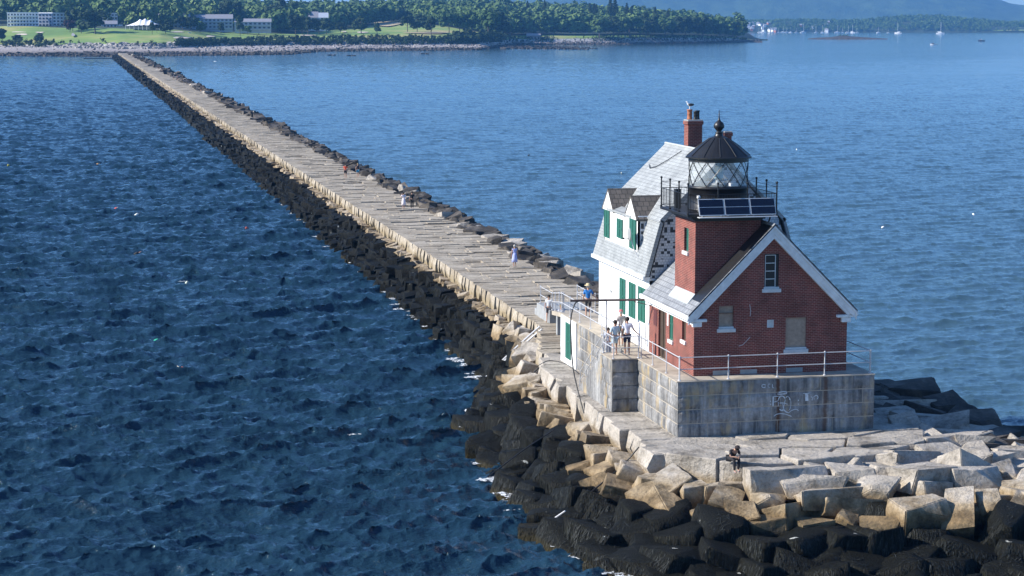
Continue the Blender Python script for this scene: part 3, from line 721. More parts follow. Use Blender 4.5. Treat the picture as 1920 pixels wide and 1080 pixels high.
# ------------------------------------------------------------------ stone foundation
H = 5.75
fo = empty('stone_foundation', (4.7, 10.8, ZB))
tag(fo, 'tall grey granite block platform under the lighthouse, rust-streaked and graffitied on its shaded front', 'foundation')
def courses(axis, fixed, a0, a1, z0, z1, n, sgn, rnd, lens=(1.2, 2.1)):
    """rough blocks of one wall face; axis 'x': the face runs along x at y=fixed"""
    mb = MB(); hh = (z1 - z0) / n
    for k in range(n):
        a = a0 - (rnd.uniform(0, .6) if k % 2 else 0)
        while a < a1 - .01:
            b_ = a + rnd.uniform(*lens)
            if a1 - b_ < .5: b_ = a1
            A, B = max(a, a0) + .012, min(b_, a1) - .012
            if B - A > .1:
                z_a, z_b = z0 + k * hh + .018, z0 + (k + 1) * hh - (.018 if k < n - 1 else 0)
                nx = max(2, int((B - A) / .18)); nz = 4; vs = []; fs = []
                base = rnd.uniform(.0, .03)
                for j in range(nz + 1):
                    for i in range(nx + 1):
                        edge = i in (0, nx) or j in (0, nz)
                        aa = A + (B - A) * i / nx; zz = z_a + (z_b - z_a) * j / nz
                        o_ = (0 if edge else .022 + base + .02 * noise.noise(Vector((aa * 3, zz * 3, fixed))))
                        q = fixed + sgn * o_
                        vs.append((aa, q, zz) if axis == 'x' else (q, aa, zz))
                for j in range(nz):
                    for i in range(nx):
                        c = j * (nx + 1) + i; fs.append((c, c + 1, c + nx + 2, c + nx + 1))
                m = len(vs)
                # reveal back to the core
                ring = [0, nx, (nx + 1) * (nz + 1) - 1, (nx + 1) * nz]
                for r_ in ring:
                    v = vs[r_]; vs.append((v[0], v[1] - sgn * .04, v[2]) if axis == 'x' else (v[0] - sgn * .04, v[1], v[2]))
                for i in range(4): fs.append((ring[i], ring[(i + 1) % 4], m + (i + 1) % 4, m + i))
                mb.add(vs, fs)
            a = b_
    return mb
rnd = random.Random(3)
FX1, FY1 = 9.35, 21.6
m = MB().box(.004, FX1 - .004, .004, FY1 - .004, ZB - .6, H - .012); m.build('core', M['deckc'], fo)
m = courses('x', 0, 0, FX1, ZB, H, 4, -1, rnd); m.build('wall', M['found'], fo)
m = courses('y', 0, 0, 18.3, ZB, H, 4, -1, rnd); m.build('wall', M['found'], fo)
m = courses('y', FX1, 0, FY1, ZB, H, 4, 1, rnd); m.build('wall', M['found'], fo)
m = MB().bbox(-.06, FX1 + .03, -.03, FY1, H - .02, H + .03, .015); m.build('platform', M['deckc'], fo)
m = MB().bbox(-.10, .1, 18.3, FY1 + .02, ZB - .3, H - .022, .02); m.box(-.02, FX1, FY1, FY1 + .05, ZB - .3, H - .03); m.build('whitewashed_wall', M['white'], fo)
def shutter(x, y0, y1, z0, z1, parent, sgn=-1, leaves=2, name='shutter', slats=True, halfopen=False):
    mb = MB(); wd = (y1 - y0) / leaves
    for k in range(leaves):
        a, b_ = y0 + k * wd + .012, y0 + (k + 1) * wd - .012
        mb.box(x + sgn * .045, x + sgn * .005, a, b_, z0, z1)
        for zz in (z0, (z0 + z1) / 2 - .04, z1 - .08): mb.box(x + sgn * .065, x + sgn * .045, a, b_, zz, zz + .08)
        for yy in (a, b_ - .06): mb.box(x + sgn * .062, x + sgn * .045, yy, yy + .06, z0 + .08, z1 - .08)
    return mb.build(name, M['green'], parent)
shutter(-.10, 19.25, 20.35, ZB + .35, H - .25, fo)
# stair pier with steps going down along the wall
pr = MB()
pr.box(-1.27, -.05, 6.46, 8.4, ZB - .3, H - .02); pr.build('pier', M['found'], fo)
m = courses('y', -1.3, 6.4, 8.4, ZB, H, 4, -1, rnd, (.9, 1.4)); m.build('pier', M['found'], fo)
m = courses('x', 6.4, -1.3, -.02, ZB, H, 4, -1, rnd, (1.2, 1.35)); m.build('pier', M['found'], fo)
st = MB(); n = 14
for k in range(n):
    z1 = H - (k + 1) * (H - ZB) / (n + 1); y0 = 8.4 + k * .31; st.bbox(-1.3, -.04, y0, y0 + .36, ZB - .2, z1, .015)
st.build('steps', M['found'], fo)
m = MB().box(-1.34, 0, 6.36, 8.42, H - .015, H + .035); m.build('platform', M['deckc'], fo)
m = MB(); m.box(-1.3385, -1.335, 8.0, 8.25, ZB + .1, ZB + 1.5); m.box(-1.3385, -1.335, 8.2, 8.36, ZB + .5, ZB + 2.1)
# graffiti strokes, traced as thin painted ribbons 3 mm proud of the blocks
def stroke(mb, pts, wd):
    P = [Vector(((1410 + u / 12), (710 + v / 12), 0)) for u, v in pts]; Q = []
    for p in P:
        r = ray(p.x, p.y); t = (-.062 - CAM.y) / r.y; q = CAM + r * t; Q.append(Vector((q.x, -.062, q.z)))
    for i in range(len(Q) - 1):
        d = (Q[i + 1] - Q[i]).normalized(); nn = Vector((-d.z, 0, d.x)) * wd / 2
        mb.quad(Q[i] - nn, Q[i + 1] - nn, Q[i + 1] + nn, Q[i] + nn)
def arc(cx, cy, rx, ry, a0, a1, n=10): return [(cx + rx * math.cos(R(a0 + (a1 - a0) * i / n)), cy - ry * math.sin(R(a0 + (a1 - a0) * i / n))) for i in range(n + 1)]
g = MB()
for pts, wd in (([(478, 400), (472, 620)], .06), ([(495, 400), (620, 392)], .03), ([(490, 528), (580, 500), (600, 480)], .03), ([(590, 620), (590, 520)], .03),
                (arc(672, 505, 82, 115, 175, 0, 12), .045), ([(752, 440), (735, 540), (715, 610), (715, 680)], .035), (arc(800, 460, 45, 60, 150, -20, 8), .04),
                (arc(800, 560, 78, 165, 75, -75, 10), .02), ([(620, 548), (700, 545), (800, 575)], .035), ([(690, 560), (700, 640), (720, 700)], .02),
                ([(620, 690), (660, 715), (720, 700), (760, 745), (830, 770)], .05), ([(820, 775), (880, 720), (960, 690), (1010, 690), (1045, 720)], .03),
                ([(490, 845), (550, 800), (640, 785), (740, 795), (820, 820), (890, 850)], .03), ([(600, 310), (700, 290), (780, 300), (780, 335), (640, 350), (570, 345)], .045),
                ([(405, 508), (425, 508)], .05), ([(408, 578), (432, 578)], .05), ([(1032, 488), (1056, 488)], .06), ([(1030, 572), (1050, 572)], .045),
                ([(1150, 330), (1285, 330)], .03), ([(1230, 330), (1235, 500)], .15), ([(1330, 400), (1360, 430), (1350, 490)], .03), ([(1390, 400), (1400, 470)], .03), (arc(1445, 420, 40, 45, 160, -60, 8), .035),
                (arc(265, 165, 45, 35, 30, 330, 10), .04), (arc(390, 160, 30, 40, 60, 300, 8), .02), ([(460, 125), (460, 200), (490, 205)], .03)):
    stroke(g, pts, wd)
g.build('graffiti', M['graf'], fo)

# ------------------------------------------------------------------ brick fog-signal building
bb = empty('brick_building', (4.75, 4.7, H))
tag(bb, 'red brick gabled building at the lighthouse front with boarded openings and white rake boards', 'building')
X0, X1, Y0, Y1 = 1.08, 8.42, 1.14, 8.3; XC = 4.75; ZE = 8.62; ZP = 12.25
def holes_wall(mb, axis, fixed, outline_fn, a0, a1, z0, z1, holes, depth, sgn):
    """grid wall with rectangular openings, plus reveals"""
    As = sorted({a0, a1, *[h[0] for h in holes], *[h[1] for h in holes]}); Zs = sorted({z0, z1, *[h[2] for h in holes], *[h[3] for h in holes]})
    P = (lambda a, q, z: (a, q, z)) if axis == 'x' else (lambda a, q, z: (q, a, z))
    for i in range(len(As) - 1):
        for j in range(len(Zs) - 1):
            ca, cz = (As[i] + As[i + 1]) / 2, (Zs[j] + Zs[j + 1]) / 2
            if any(h[0] < ca < h[1] and h[2] < cz < h[3] for h in holes): continue
            mb.quad(P(As[i], fixed, Zs[j]), P(As[i + 1], fixed, Zs[j]), P(As[i + 1], fixed, Zs[j + 1]), P(As[i], fixed, Zs[j + 1]))
    for h in holes:
        q = fixed - sgn * depth
        for (a, z, a2, z2) in ((h[0], h[2], h[1], h[2]), (h[1], h[2], h[1], h[3]), (h[1], h[3], h[0], h[3]), (h[0], h[3], h[0], h[2])):
            mb.quad(P(a, fixed, z), P(a2, fixed, z2), P(a2, q, z2), P(a, q, z))
fh = [(4.38, 5.08, 9.68, 11.28), (2.25, 2.95, 7.92, 8.95), (4.55, 4.86, 7.90, 8.25), (5.45, 6.45, 6.86, 8.32)]
sh = [(5.55, 6.75, H, 8.45), (4.35, 4.95, 6.9, 8.42), (2.35, 2.95, 7.2, 8.3)]
mb = MB()
holes_wall(mb, 'x', Y0, None, X0, X1, H, ZE, [(2.25, 2.95, 7.92, ZE), fh[2], fh[3]], .16, -1)
# gable: strips beside the upper window
def gx(z): return (ZP - z) * (X1 - X0) / 2 / (ZP - ZE)
h = fh[0]
zk = 8.95
mb.quad((XC - gx(ZE), Y0, ZE), (2.25, Y0, ZE), (2.25, Y0, zk), (XC - gx(zk), Y0, zk)); mb.quad((2.95, Y0, ZE), (XC + gx(ZE), Y0, ZE), (XC + gx(zk), Y0, zk), (2.95, Y0, zk))
mb.quad((2.25, Y0, zk), (2.95, Y0, zk), (2.95, Y0 + .16, zk), (2.25, Y0 + .16, zk))
for xx in (2.25, 2.95): mb.quad((xx, Y0, ZE), (xx, Y0 + .16, ZE), (xx, Y0 + .16, zk), (xx, Y0, zk))
for za, zb_ in ((zk, h[2]), (h[3], ZP)):
    mb.add([(XC - gx(za), Y0, za), (XC + gx(za), Y0, za), (XC + gx(zb_), Y0, zb_), (XC - gx(zb_), Y0, zb_)], [(0, 1, 2, 3)])
mb.quad((XC - gx(h[2]), Y0, h[2]), (h[0], Y0, h[2]), (h[0], Y0, h[3]), (XC - gx(h[3]), Y0, h[3]))
mb.quad((h[1], Y0, h[2]), (XC + gx(h[2]), Y0, h[2]), (XC + gx(h[3]), Y0, h[3]), (h[1], Y0, h[3]))
for (a, z, a2, z2) in ((h[0], h[2], h[1], h[2]), (h[1], h[2], h[1], h[3]), (h[1], h[3], h[0], h[3]), (h[0], h[3], h[0], h[2])):
    mb.quad((a, Y0, z), (a2, Y0, z2), (a2, Y0 + .16, z2), (a, Y0 + .16, z))
holes_wall(mb, 'y', X0, None, Y0, Y1 - .02, H, ZE, sh, .16, -1)
mb.quad((X1, Y0, H), (X1, Y1, H), (X1, Y1, ZE), (X1, Y0, ZE))
wall = mb.build('wall', M['brick'], bb)
# fillings
m = MB()
m.box(2.25, 2.95, Y0 + .10, Y0 + .13, 7.92, 8.95); m.build('boarded_window', M['wood'], bb)
m = MB(); m.box(5.45, 6.45, Y0 + .07, Y0 + .10, 6.86, 8.32); tag(m.build('boarded_door', M['wood'], bb), None)
for a, b_, z in ((2.16, 3.04, 7.92), (5.36, 6.54, 6.86), (4.28, 5.18, 9.68)):
    m = MB().bbox(a, b_, Y0 - .07, Y0 + .12, z - .17, z - .003, .01); m.bbox(a + .08, b_ - .08, Y0 - .02, Y0 + .1, z, z + .08, .008); m.build('sill', M['sill'], bb)
for (x, y0, y1, z) in ((X0, 4.28, 5.02, 6.9), (X0, 2.28, 3.02, 7.2)):
    m = MB().bbox(x - .08, x + .12, y0, y1, z - .17, z - .003, .01); m.build('sill', M['trim'], bb)
def window(parent, a0, a1, z0, z1, y, rows=4, cols=1, frame='black', sash='trim'):
    fr = MB(); t = .06
    for q in ((a0, a0 + t, z0, z1), (a1 - t * 2.2, a1, z0, z1), (a0, a1, z1 - t, z1), (a0, a1, z0, z0 + t)): fr.box(q[0], q[1], y - .05, y + .01, q[2], q[3])
    f = fr.build('window', M[frame], parent)
    s_ = MB(); u0, u1 = a0 + t, a1 - t * 2.2; tt = .028
    for k in range(rows + 1):
        zz = z0 + t + (z1 - z0 - 2 * t - tt) * k / rows; s_.box(u0, u1, y - .035, y + .0, zz, zz + tt)
    for k in range(cols + 1):
        xx = u0 + (u1 - u0 - tt) * k / cols; s_.box(xx, xx + tt, y - .038, y, z0 + t, z1 - t)
    o = s_.mesh('sash', M[sash]); o2 = bpy.data.objects.new('sash', o); COL.objects.link(o2); o2.parent = f
    g_ = MB().box(u0, u1, y - .01, y + .012, z0 + t, z1 - t).mesh('pane', M['wglass']); o3 = bpy.data.objects.new('pane', g_); COL.objects.link(o3); o3.parent = f
    return f
window(bb, 4.38, 5.08, 9.68, 11.28, Y0 + .12)
m = MB()
for q in ((4.55, 4.60, 7.90, 8.25), (4.81, 4.86, 7.90, 8.25), (4.6, 4.81, 8.2, 8.25), (4.6, 4.81, 7.90, 7.95)): m.box(q[0], q[1], Y0 - .02, Y0 + .05, q[2], q[3])
f = m.build('vent_window', M['sill'], bb); g_ = MB().box(4.6, 4.81, Y0 + .03, Y0 + .045, 7.95, 8.2).mesh('pane', M['sill']); o3 = bpy.data.objects.new('pane', g_); COL.objects.link(o3); o3.parent = f
# brick arches above openings: a slightly proud soldier course
for a, b_, z in ((4.32, 5.14, 11.28), (2.19, 3.01, 8.95), (5.39, 6.51, 8.32)): MB().box(a, b_, Y0 - .006, Y0 + .02, z, z + .22).build('lintel', M['brick'], bb)
# shutters and door of the left wall
m = MB(); m.box(X0 + .1, X0 + .14, 5.55, 6.75, H + .02, 8.45); m.box(X0 + .07, X0 + .1, 5.65, 6.1, H + .2, 8.3); m.box(X0 + .07, X0 + .1, 6.2, 6.65, H + .2, 8.3); d = m.build('door', M['door'], bb)
shutter(X0 + .09, 4.35, 4.95, 6.9, 8.42, bb, leaves=2)
m = MB().box(X0 + .1, X0 + .13, 2.35, 2.95, 7.2, 8.3); m.build('window', M['door'], bb)
m = MB().box(X0 - .012, X0 + .0, 5.1, 5.32, 7.5, 8.1); m.build('notice_board', M['trim'], bb)
m = MB().box(X0 - .03, X0 + .02, 6.95, 7.5, 7.2, 8.0); m.build('plaque', plain('dark_red_plaque', (.10, .03, .03)), bb)
# concrete basement slots
m = MB()
for a in (2.0, 3.3, 5.5): m.box(a, a + .8, Y0 - .015, Y0 + .02, H + .05, H + .25)
m.build('vent_slot', M['conc'], bb)
# roof
def roof_slabs(x0, x1, y0, y1, zr, ze, th, xc, name='roof', mat='slate_low', parent=bb, cut=None):
    mb = MB()
    for sx, xe in ((-1, x0), (1, x1)):
        mb.prism([(xe, ze), (xc, zr), (xc, zr - th), (xe, ze - th)], y0, y1, 'y')
    return mb.build(name, M[mat], parent)
roof_slabs(.72, 8.78, .80, Y1 + .0, 12.68, 8.65, .10, XC)
m = MB()
for sx, xe in ((-1, .72), (1, 8.78)):     # rake boards on the gable, in two steps
    m.prism([(xe, 8.55), (XC, 12.58), (XC, 12.20), (xe + (.0 if sx < 0 else 0), 8.17 + .0)], .86, .90, 'y')
    m.prism([(xe, 8.36), (XC, 12.38), (XC, 12.0), (xe - sx * .42, 8.40)], .90, 1.135, 'y')
    m.prism([(xe, 8.60), (XC, 12.63), (XC, 12.48), (xe, 8.45)], .80, .86, 'y')
m.build('rake_board', M['trim'], bb)
m = MB()
m.bbox(.66, .80, .84, 8.7, 8.36, 8.58, .02); m.box(.80, X0 - .003, .9, 8.7, 8.30, 8.42); m.box(X0 - .08, X0 - .003, Y0, 8.28, 8.12, 8.30)
m.build('eave_cornice', M['trim'], bb)
m = MB().bbox(8.70, 8.84, .84, 8.3, 8.36, 8.58, .02); m.box(X1 + .003, 8.70, .9, 8.3, 8.30, 8.42)
m.build('eave_cornice', M['trim'], bb)
m = MB()
for s_ in (-1, 1):
    c = XC + s_ * 3.67
    m.bbox(min(c, c - s_ * .55), max(c, c - s_ * .55), .92, 1.13, 8.28, 8.40, .015); m.bbox(min(c + s_ * .12, c - s_ * .32), max(c + s_ * .12, c - s_ * .32), .96, 1.13, 8.05, 8.275, .02)
m.build('cornice_return', M['trim'], bb)
m = MB(); m.tube([(XC - 1.05, Y0 - .02, 9.0), (XC - 1.0, Y0 - .02, 8.7), (XC - 1.02, Y0 - .02, 8.45)], .012, 5); m.tube([(3.2, Y0 - .02, 7.1), (3.4, Y0 - .02, 7.15), (3.75, Y0 - .02, 7.5)], .012, 5)
m.build('cable', M['sill'], bb)

# ------------------------------------------------------------------ light tower
TX0, TX1, TY0, TY1 = 1.40, 4.52, 2.1, 5.2; TCX, TCY = 2.96, 3.65; ZD = 13.1
tw = empty('light_tower', (TCX, TCY, H))
tag(tw, 'square red brick tower rising through the roof, carrying the black gallery and glazed lantern room', 'lighthouse tower')
mb = MB()
holes_wall(mb, 'y', TX0, None, TY0, TY1, 8.7, 12.72, [(3.12, 3.8, 11.22, 12.3)], .18, -1)
mb.quad((TX0, TY0, 8.7), (TX1, TY0, 8.7), (TX1, TY0, 12.72), (TX0, TY0, 12.72)); mb.quad((TX1, TY0, 8.7), (TX1, TY1, 8.7), (TX1, TY1, 12.72), (TX1, TY0, 12.72)); mb.quad((TX0, TY1, 8.7), (TX1, TY1, 8.7), (TX1, TY1, 12.72), (TX0, TY1, 12.72))
mb.build('wall', M['brick'], tw)
shutter(TX0 + .12, 3.12, 3.62, 11.22, 12.3, tw, leaves=1)
m = MB().box(TX0 + .14, TX0 + .17, 3.1, 3.82, 11.2, 12.32); m.build('window', M['black'], tw)
m = MB().bbox(TX0 - .09, TX0 + .1, 3.05, 3.88, 11.05, 11.217, .01); m.build('sill', M['sill'], tw)
m = MB(); m.prism([(TX0 - .012, 9.42), (TX0 - .0, 9.2), (1.02, 8.95), (1.02, 8.98)], TY0 - .1, TY1 - .2, 'y'); m.build('flashing', M['zinc'], tw)
m = MB().prism([(1.25, 9.20), (4.62, 12.57), (4.62, 12.54), (1.25, 9.17)], .86, TY0 - .003, 'y'); m.build('dark_roof_sheet', M['black'], bb)  # thin black sheet over the roof slope in front of the tower
# corbel and gallery
m = MB()
G0, G1, GY0, GY1 = TCX - 2.1, TCX + 2.1, TCY - 2.1, TCY + 2.1
for k, (o_, z0, z1) in enumerate(((.06, 12.72, 12.80), (.16, 12.80, 12.88), (.28, 12.88, 12.98))): m.bbox(TX0 - o_, TX1 + o_, TY0 - o_, TY1 + o_, z0, z1 - .002, .01)
m.build('corbel', M['black'], tw)
m = MB().bbox(G0 - .05, G1 + .05, GY0 - .05, GY1 + .05, 12.98, 13.1, .02); m.build('gallery_deck', M['black'], tw)
m = MB()                                         # curved brackets under the overhang
for y_ in (TY0 + .15, TCY, TY1 - .15):
    for xs, s_ in ((TX1, 1),):
        pts = [(xs + s_ * (.003 + .5 * math.sin(a)), y_, 12.35 + .6 * (1 - math.cos(a))) for a in [R(t) for t in range(0, 91, 15)]]; m.tube(pts, .04, 5)
m.build('bracket', M['black'], tw)
rail = MB(); post = []
def posts_line(p, q, n): return [(p[0] + (q[0] - p[0]) * k / n, p[1] + (q[1] - p[1]) * k / n) for k in range(n + 1)]
crn = [(G0, GY0), (G1, GY0), (G1, GY1), (G0, GY1)]
pp = []
for k in range(4): pp += posts_line(crn[k], crn[(k + 1) % 4], 3)[:-1]
for x, y_ in pp:
    m = MB(); m.tube([(x, y_, 13.1), (x, y_, 14.42)], .032, 6); m.ball((x, y_, 14.47), .06); m.lathe(x, y_, [(.06, 13.1), (.06, 13.15), (.03, 13.18)], 8); m.ball((x, y_, 14.2), .045)
    m.build('railing_post', M['black'], tw)
for k in range(4):
    a, b_ = crn[k], crn[(k + 1) % 4]; m = MB()
    m.tube([(a[0], a[1], 13.98), (b_[0], b_[1], 13.98)], .018, 5); m.tube([(a[0], a[1], 13.2), (b_[0], b_[1], 13.2)], .016, 5); m.tube([(a[0], a[1], 14.28), (b_[0], b_[1], 14.28)], .009, 4)
    for j in range(1, 34):
        t = j / 34; x, y_ = a[0] + (b_[0] - a[0]) * t, a[1] + (b_[1] - a[1]) * t; m.tube([(x, y_, 13.2), (x, y_, 13.98)], .008, 4)
    m.build('balustrade', M['black'], tw)
# lantern room
LR = 1.36
m = MB().lathe(TCX, TCY, [(LR + .04, 13.1), (LR + .04, 13.2), (LR - .01, 13.22), (LR - .01, 14.1), (LR + .06, 14.12), (LR + .06, 14.2), (LR, 14.22), (LR, 14.24)], 40); m.build('lantern_drum', M['black'], tw, True)
m = MB()
for k in range(40):
    a0, a1 = 2 * math.pi * k / 40, 2 * math.pi * (k + 1) / 40
    m.quad((TCX + (LR - .03) * math.cos(a0), TCY + (LR - .03) * math.sin(a0), 14.24), (TCX + (LR - .03) * math.cos(a1), TCY + (LR - .03) * math.sin(a1), 14.24), (TCX + (LR - .03) * math.cos(a1), TCY + (LR - .03) * math.sin(a1), 15.36), (TCX + (LR - .03) * math.cos(a0), TCY + (LR - .03) * math.sin(a0), 15.36))
gl = m.build('lantern_glass', M['glass'], tw, True)
m = MB(); nd = 10
for k in range(nd):
    for s_ in (1, -1):
        pts = []
        for t in range(7):
            a = 2 * math.pi * (k + .35 + s_ * t / 6) / nd; pts.append((TCX + LR * math.cos(a), TCY + LR * math.sin(a), 14.24 + 1.12 * t / 6))
        m.tube(pts, .02, 5)
m.build('astragal', M['black'], tw)
m = MB().lathe(TCX, TCY, [(LR + .03, 15.34), (LR + .03, 15.5), (1.52, 15.50), (1.52, 15.56), (1.45, 15.60), (.95, 16.02), (.42, 16.40), (.2, 16.5), (.16, 16.6)], 48)
for k in range(12):
    a = 2 * math.pi * (k + .5) / 12; c, s_ = math.cos(a), math.sin(a)
    m.tube([(TCX + 1.46 * c, TCY + 1.46 * s_, 15.61), (TCX + .96 * c, TCY + .96 * s_, 16.03), (TCX + .42 * c, TCY + .42 * s_, 16.41)], .018, 4)
rf = m.build('lantern_roof', M['black'], tw)
m = MB().lathe(TCX, TCY, [(.15, 16.6), (.17, 16.66), (.10, 16.72), (.14, 16.76), (.24, 16.88), (.25, 16.98), (.2, 17.1), (.1, 17.17), (.05, 17.25), (.03, 17.35), (.012, 17.7)], 20).mesh('ventilator_ball', M['black'], True)
o = bpy.data.objects.new('ventilator_ball', m); COL.objects.link(o); o.parent = rf
m = MB().lathe(TCX, TCY, [(.3, 14.15), (.3, 14.3), (.12, 14.34), (.12, 14.5)], 16); m.build('pedestal', M['zinc'], tw)
m = MB().lathe(TCX, TCY, [(.16, 14.5), (.2, 14.52)] + [(.22 + .02 * (k % 2), 14.54 + k * .04) for k in range(14)] + [(.18, 15.1), (.05, 15.16)], 20); m.build('beacon_lens', M['lens'], tw)
m = MB().bbox(TCX + .3, TCX + .65, TCY - .9, TCY - .6, 14.2, 14.38, .01); m.build('equipment_box', M['trim'], tw)
m = MB().lathe(G1 - .75, GY1 - .9, [(.36, 13.1), (.36, 13.85), (.3, 13.9)], 20); m.build('water_tank', plain('pale_blue_tank', (.42, .52, .58), .4), tw)
m = MB().bbox(G0 + .35, G0 + .6, GY1 - 1.2, GY1 - .9, 13.1, 14.0, .01); m.build('equipment_box', M['black'], tw)
for x, y_ in ((G0 + .75, GY0 + .8), (G1 - 1.15, GY0 + 1.3)):
    m = MB(); m.tube([(x, y_, 13.1), (x, y_, 13.75)], .02, 5); m.ball((x, y_, 13.8), .09); m.build('fog_sensor', M['trim'], tw)
# solar panels fixed in front of the gallery rail
for k in range(3):
    xa = 1.27 + k * 1.215; xb = xa + 1.19; t = R(28); zt, zb_ = 13.80, 13.08; yt, yb = 1.40, 1.10
    e = empty('solar_panel', ((xa + xb) / 2, 1.2, 13.1)); tag(e, ('left', 'middle', 'right')[k] + ' one of the three dark solar panels hung in front of the tower gallery', 'solar panel', 'solar panels on the gallery front')
    m = MB().add([(xa, yb, zb_), (xb, yb, zb_), (xb, yt, zt), (xa, yt, zt), (xa, yb + .03, zb_ - .02), (xb, yb + .03, zb_ - .02), (xb, yt + .03, zt - .02), (xa, yt + .03, zt - .02)], [(0, 1, 2, 3), (7, 6, 5, 4), (0, 4, 5, 1), (1, 5, 6, 2), (2, 6, 7, 3), (3, 7, 4, 0)])
    m.build('frame', M['alu'], e)
    m = MB()
    def pt(u, v, off): return (xa + (xb - xa) * u, yb + (yt - yb) * v - off * .92, zb_ + (zt - zb_) * v + off * .38)
    for v0, v1 in ((.04, .485), (.515, .96)): m.quad(pt(.025, v0, .004), pt(.975, v0, .004), pt(.975, v1, .004), pt(.025, v1, .004))
    m.build('cells', M['panel'], e)
    m = MB()
    for x in (xa + .15, xb - .15): m.tube([(x, yb + .04, zb_ - .03), (x, 1.53, zb_ - .03), (x, 1.53, 13.0)], .018, 4); m.tube([(x, yt + .03, zt - .03), (x, 1.53, zt - .1)], .014, 4)
    m.build('bracket', M['alu'], e)
m = MB().bbox(1.25, 4.95, 1.05, 1.40, 12.96, 13.0, .01); m.build('panel_shelf', M['alu'], tw)

# ------------------------------------------------------------------ keeper's house
kh = empty('keepers_house', (4.75, 13, H))
tag(kh, 'white keeper house with green shutters and grey gambrel roof behind the brick tower', 'house')
KY0, KY1 = 8.32, 17.9; KX0, KX1 = 1.08, 8.42; EZ = 9.45; BX, BZ = 1.58, 12.2; RZ = 15.3
mb = MB(); kho = [(9.0, 10.3, 7.05, 8.75), (10.75, 12.0, 7.0, 8.75), (12.6, 13.75, 6.95, 8.75)]
holes_wall(mb, 'y', KX0, None, KY0 + .02, KY1, H, EZ - .2, kho, .12, -1)
mb.quad((KX0, KY1, H), (KX1, KY1, H), (KX1, KY1, EZ - .2), (KX0, KY1, EZ - .2)); mb.quad((KX1, KY0 + .02, H), (KX1, KY1, H), (KX1, KY1, EZ - .2), (KX1, KY0 + .02, EZ - .2))
mb.build('wall', M['white'], kh)
m = MB().box(KX0 - .04, KX1 + .04, KY0 + .02, KY1, EZ - .22, EZ - .12); m.build('belt', M['trim'], kh)
# gambrel end walls
for yy, nm_ in ((KY0 + .02, 'gable_wall'), (KY1 - .02, 'gable_wall')):
    m = MB().add([(KX0, yy, EZ - .12), (KX1, yy, EZ - .12), (9.5 - BX - .25, yy, BZ - .1), (4.75, yy, RZ - .2), (BX + .25, yy, BZ - .1)], [(0, 1, 2, 3, 4)]); m.build(nm_, M['patchy'], kh)
# roof
def gam(y0, y1, o0=0):
    m = MB(); th = .12
    for sx in (1, -1):
        X = lambda x: x if sx > 0 else 9.5 - x
        m.prism([(X(.78), EZ), (X(BX), BZ), (X(BX + .12), BZ - .03), (X(.92), EZ)], y0, y1, 'y')
        m.prism([(X(BX - .10), BZ - .02), (4.75, RZ), (4.75, RZ - th), (X(BX + .04), BZ - th)], y0, y1, 'y')
    return m
DY0, DY1 = 10.35, 16.75
rfm = MB()
for (a, b_) in ((KY0 - .12, DY0 + .02), (DY1 - .02, KY1 + .2)):
    rfm.prism([(.78, EZ), (BX, BZ), (BX + .12, BZ - .03), (.92, EZ)], a, b_, 'y')
rfm.prism([(.78, EZ), (1.06, EZ + .96), (1.18, EZ + .93), (.92, EZ)], DY0 + .02, DY1 - .02, 'y')
rfm.prism([(9.5 - .78, EZ), (9.5 - BX, BZ), (9.5 - BX - .12, BZ - .03), (9.5 - .92, EZ)], KY0 - .12, KY1 + .2, 'y')
for X in (lambda x: x, lambda x: 9.5 - x):
    rfm.prism([(X(BX - .10), BZ - .10), (4.75, RZ), (4.75, RZ - .12), (X(BX + .04), BZ - .2)], KY0 - .12, KY1 + .2, 'y')
rfm.prism([(.93, 12.12), (BX - .1, BZ + .085), (BX + .0, BZ + .0), (.93, 12.03)], DY0 + .9, DY1 - .9, 'y')
krf = rfm.build('roof', M['slate'], kh)
m = MB().tube([(4.75, KY0 - .12, RZ + .02), (4.75, KY1 + .2, RZ + .02)], .07, 6); m.build('ridge_cap', M['zinc'], kh)
for X in (lambda x: x, lambda x: 9.5 - x):
    m = MB(); m.prism([(X(.70), EZ - .15), (X(.70), EZ + .03), (X(.80), EZ + .03), (X(.80), EZ - .15)], KY0 - .16, KY1 + .24, 'y')
    m.prism([(X(.80), EZ - .14), (X(.80), EZ - .02), (X(KX0), EZ - .02), (X(KX0), EZ - .2)], KY0 - .1, KY1 + .18, 'y')
    m.build('eave_cornice', M['trim'], kh)
m = MB()
for yy in (KY0 - .17,):
    m.prism([(.80, EZ + .03), (BX - .02, BZ + .02), (BX + .14, BZ - .07), (1.0, EZ)], yy, yy + .045, 'y'); m.prism([(BX - .06, BZ + .01), (4.75, RZ + .03), (4.75, RZ - .2), (BX + .1, BZ - .16)], yy, yy + .045, 'y')
m.build('rake_board', M['slate'], kh)
m = MB().tube([(1.4, 16.2, 11.9)] and [(3.6, 17.2, 14.25), (3.45, 16.6, 14.1), (3.6, 15.8, 14.25), (4.0, 15.0, 14.65), (4.5, 14.4, 15.12)], .022, 5); m.build('cable', M['black'], kh)
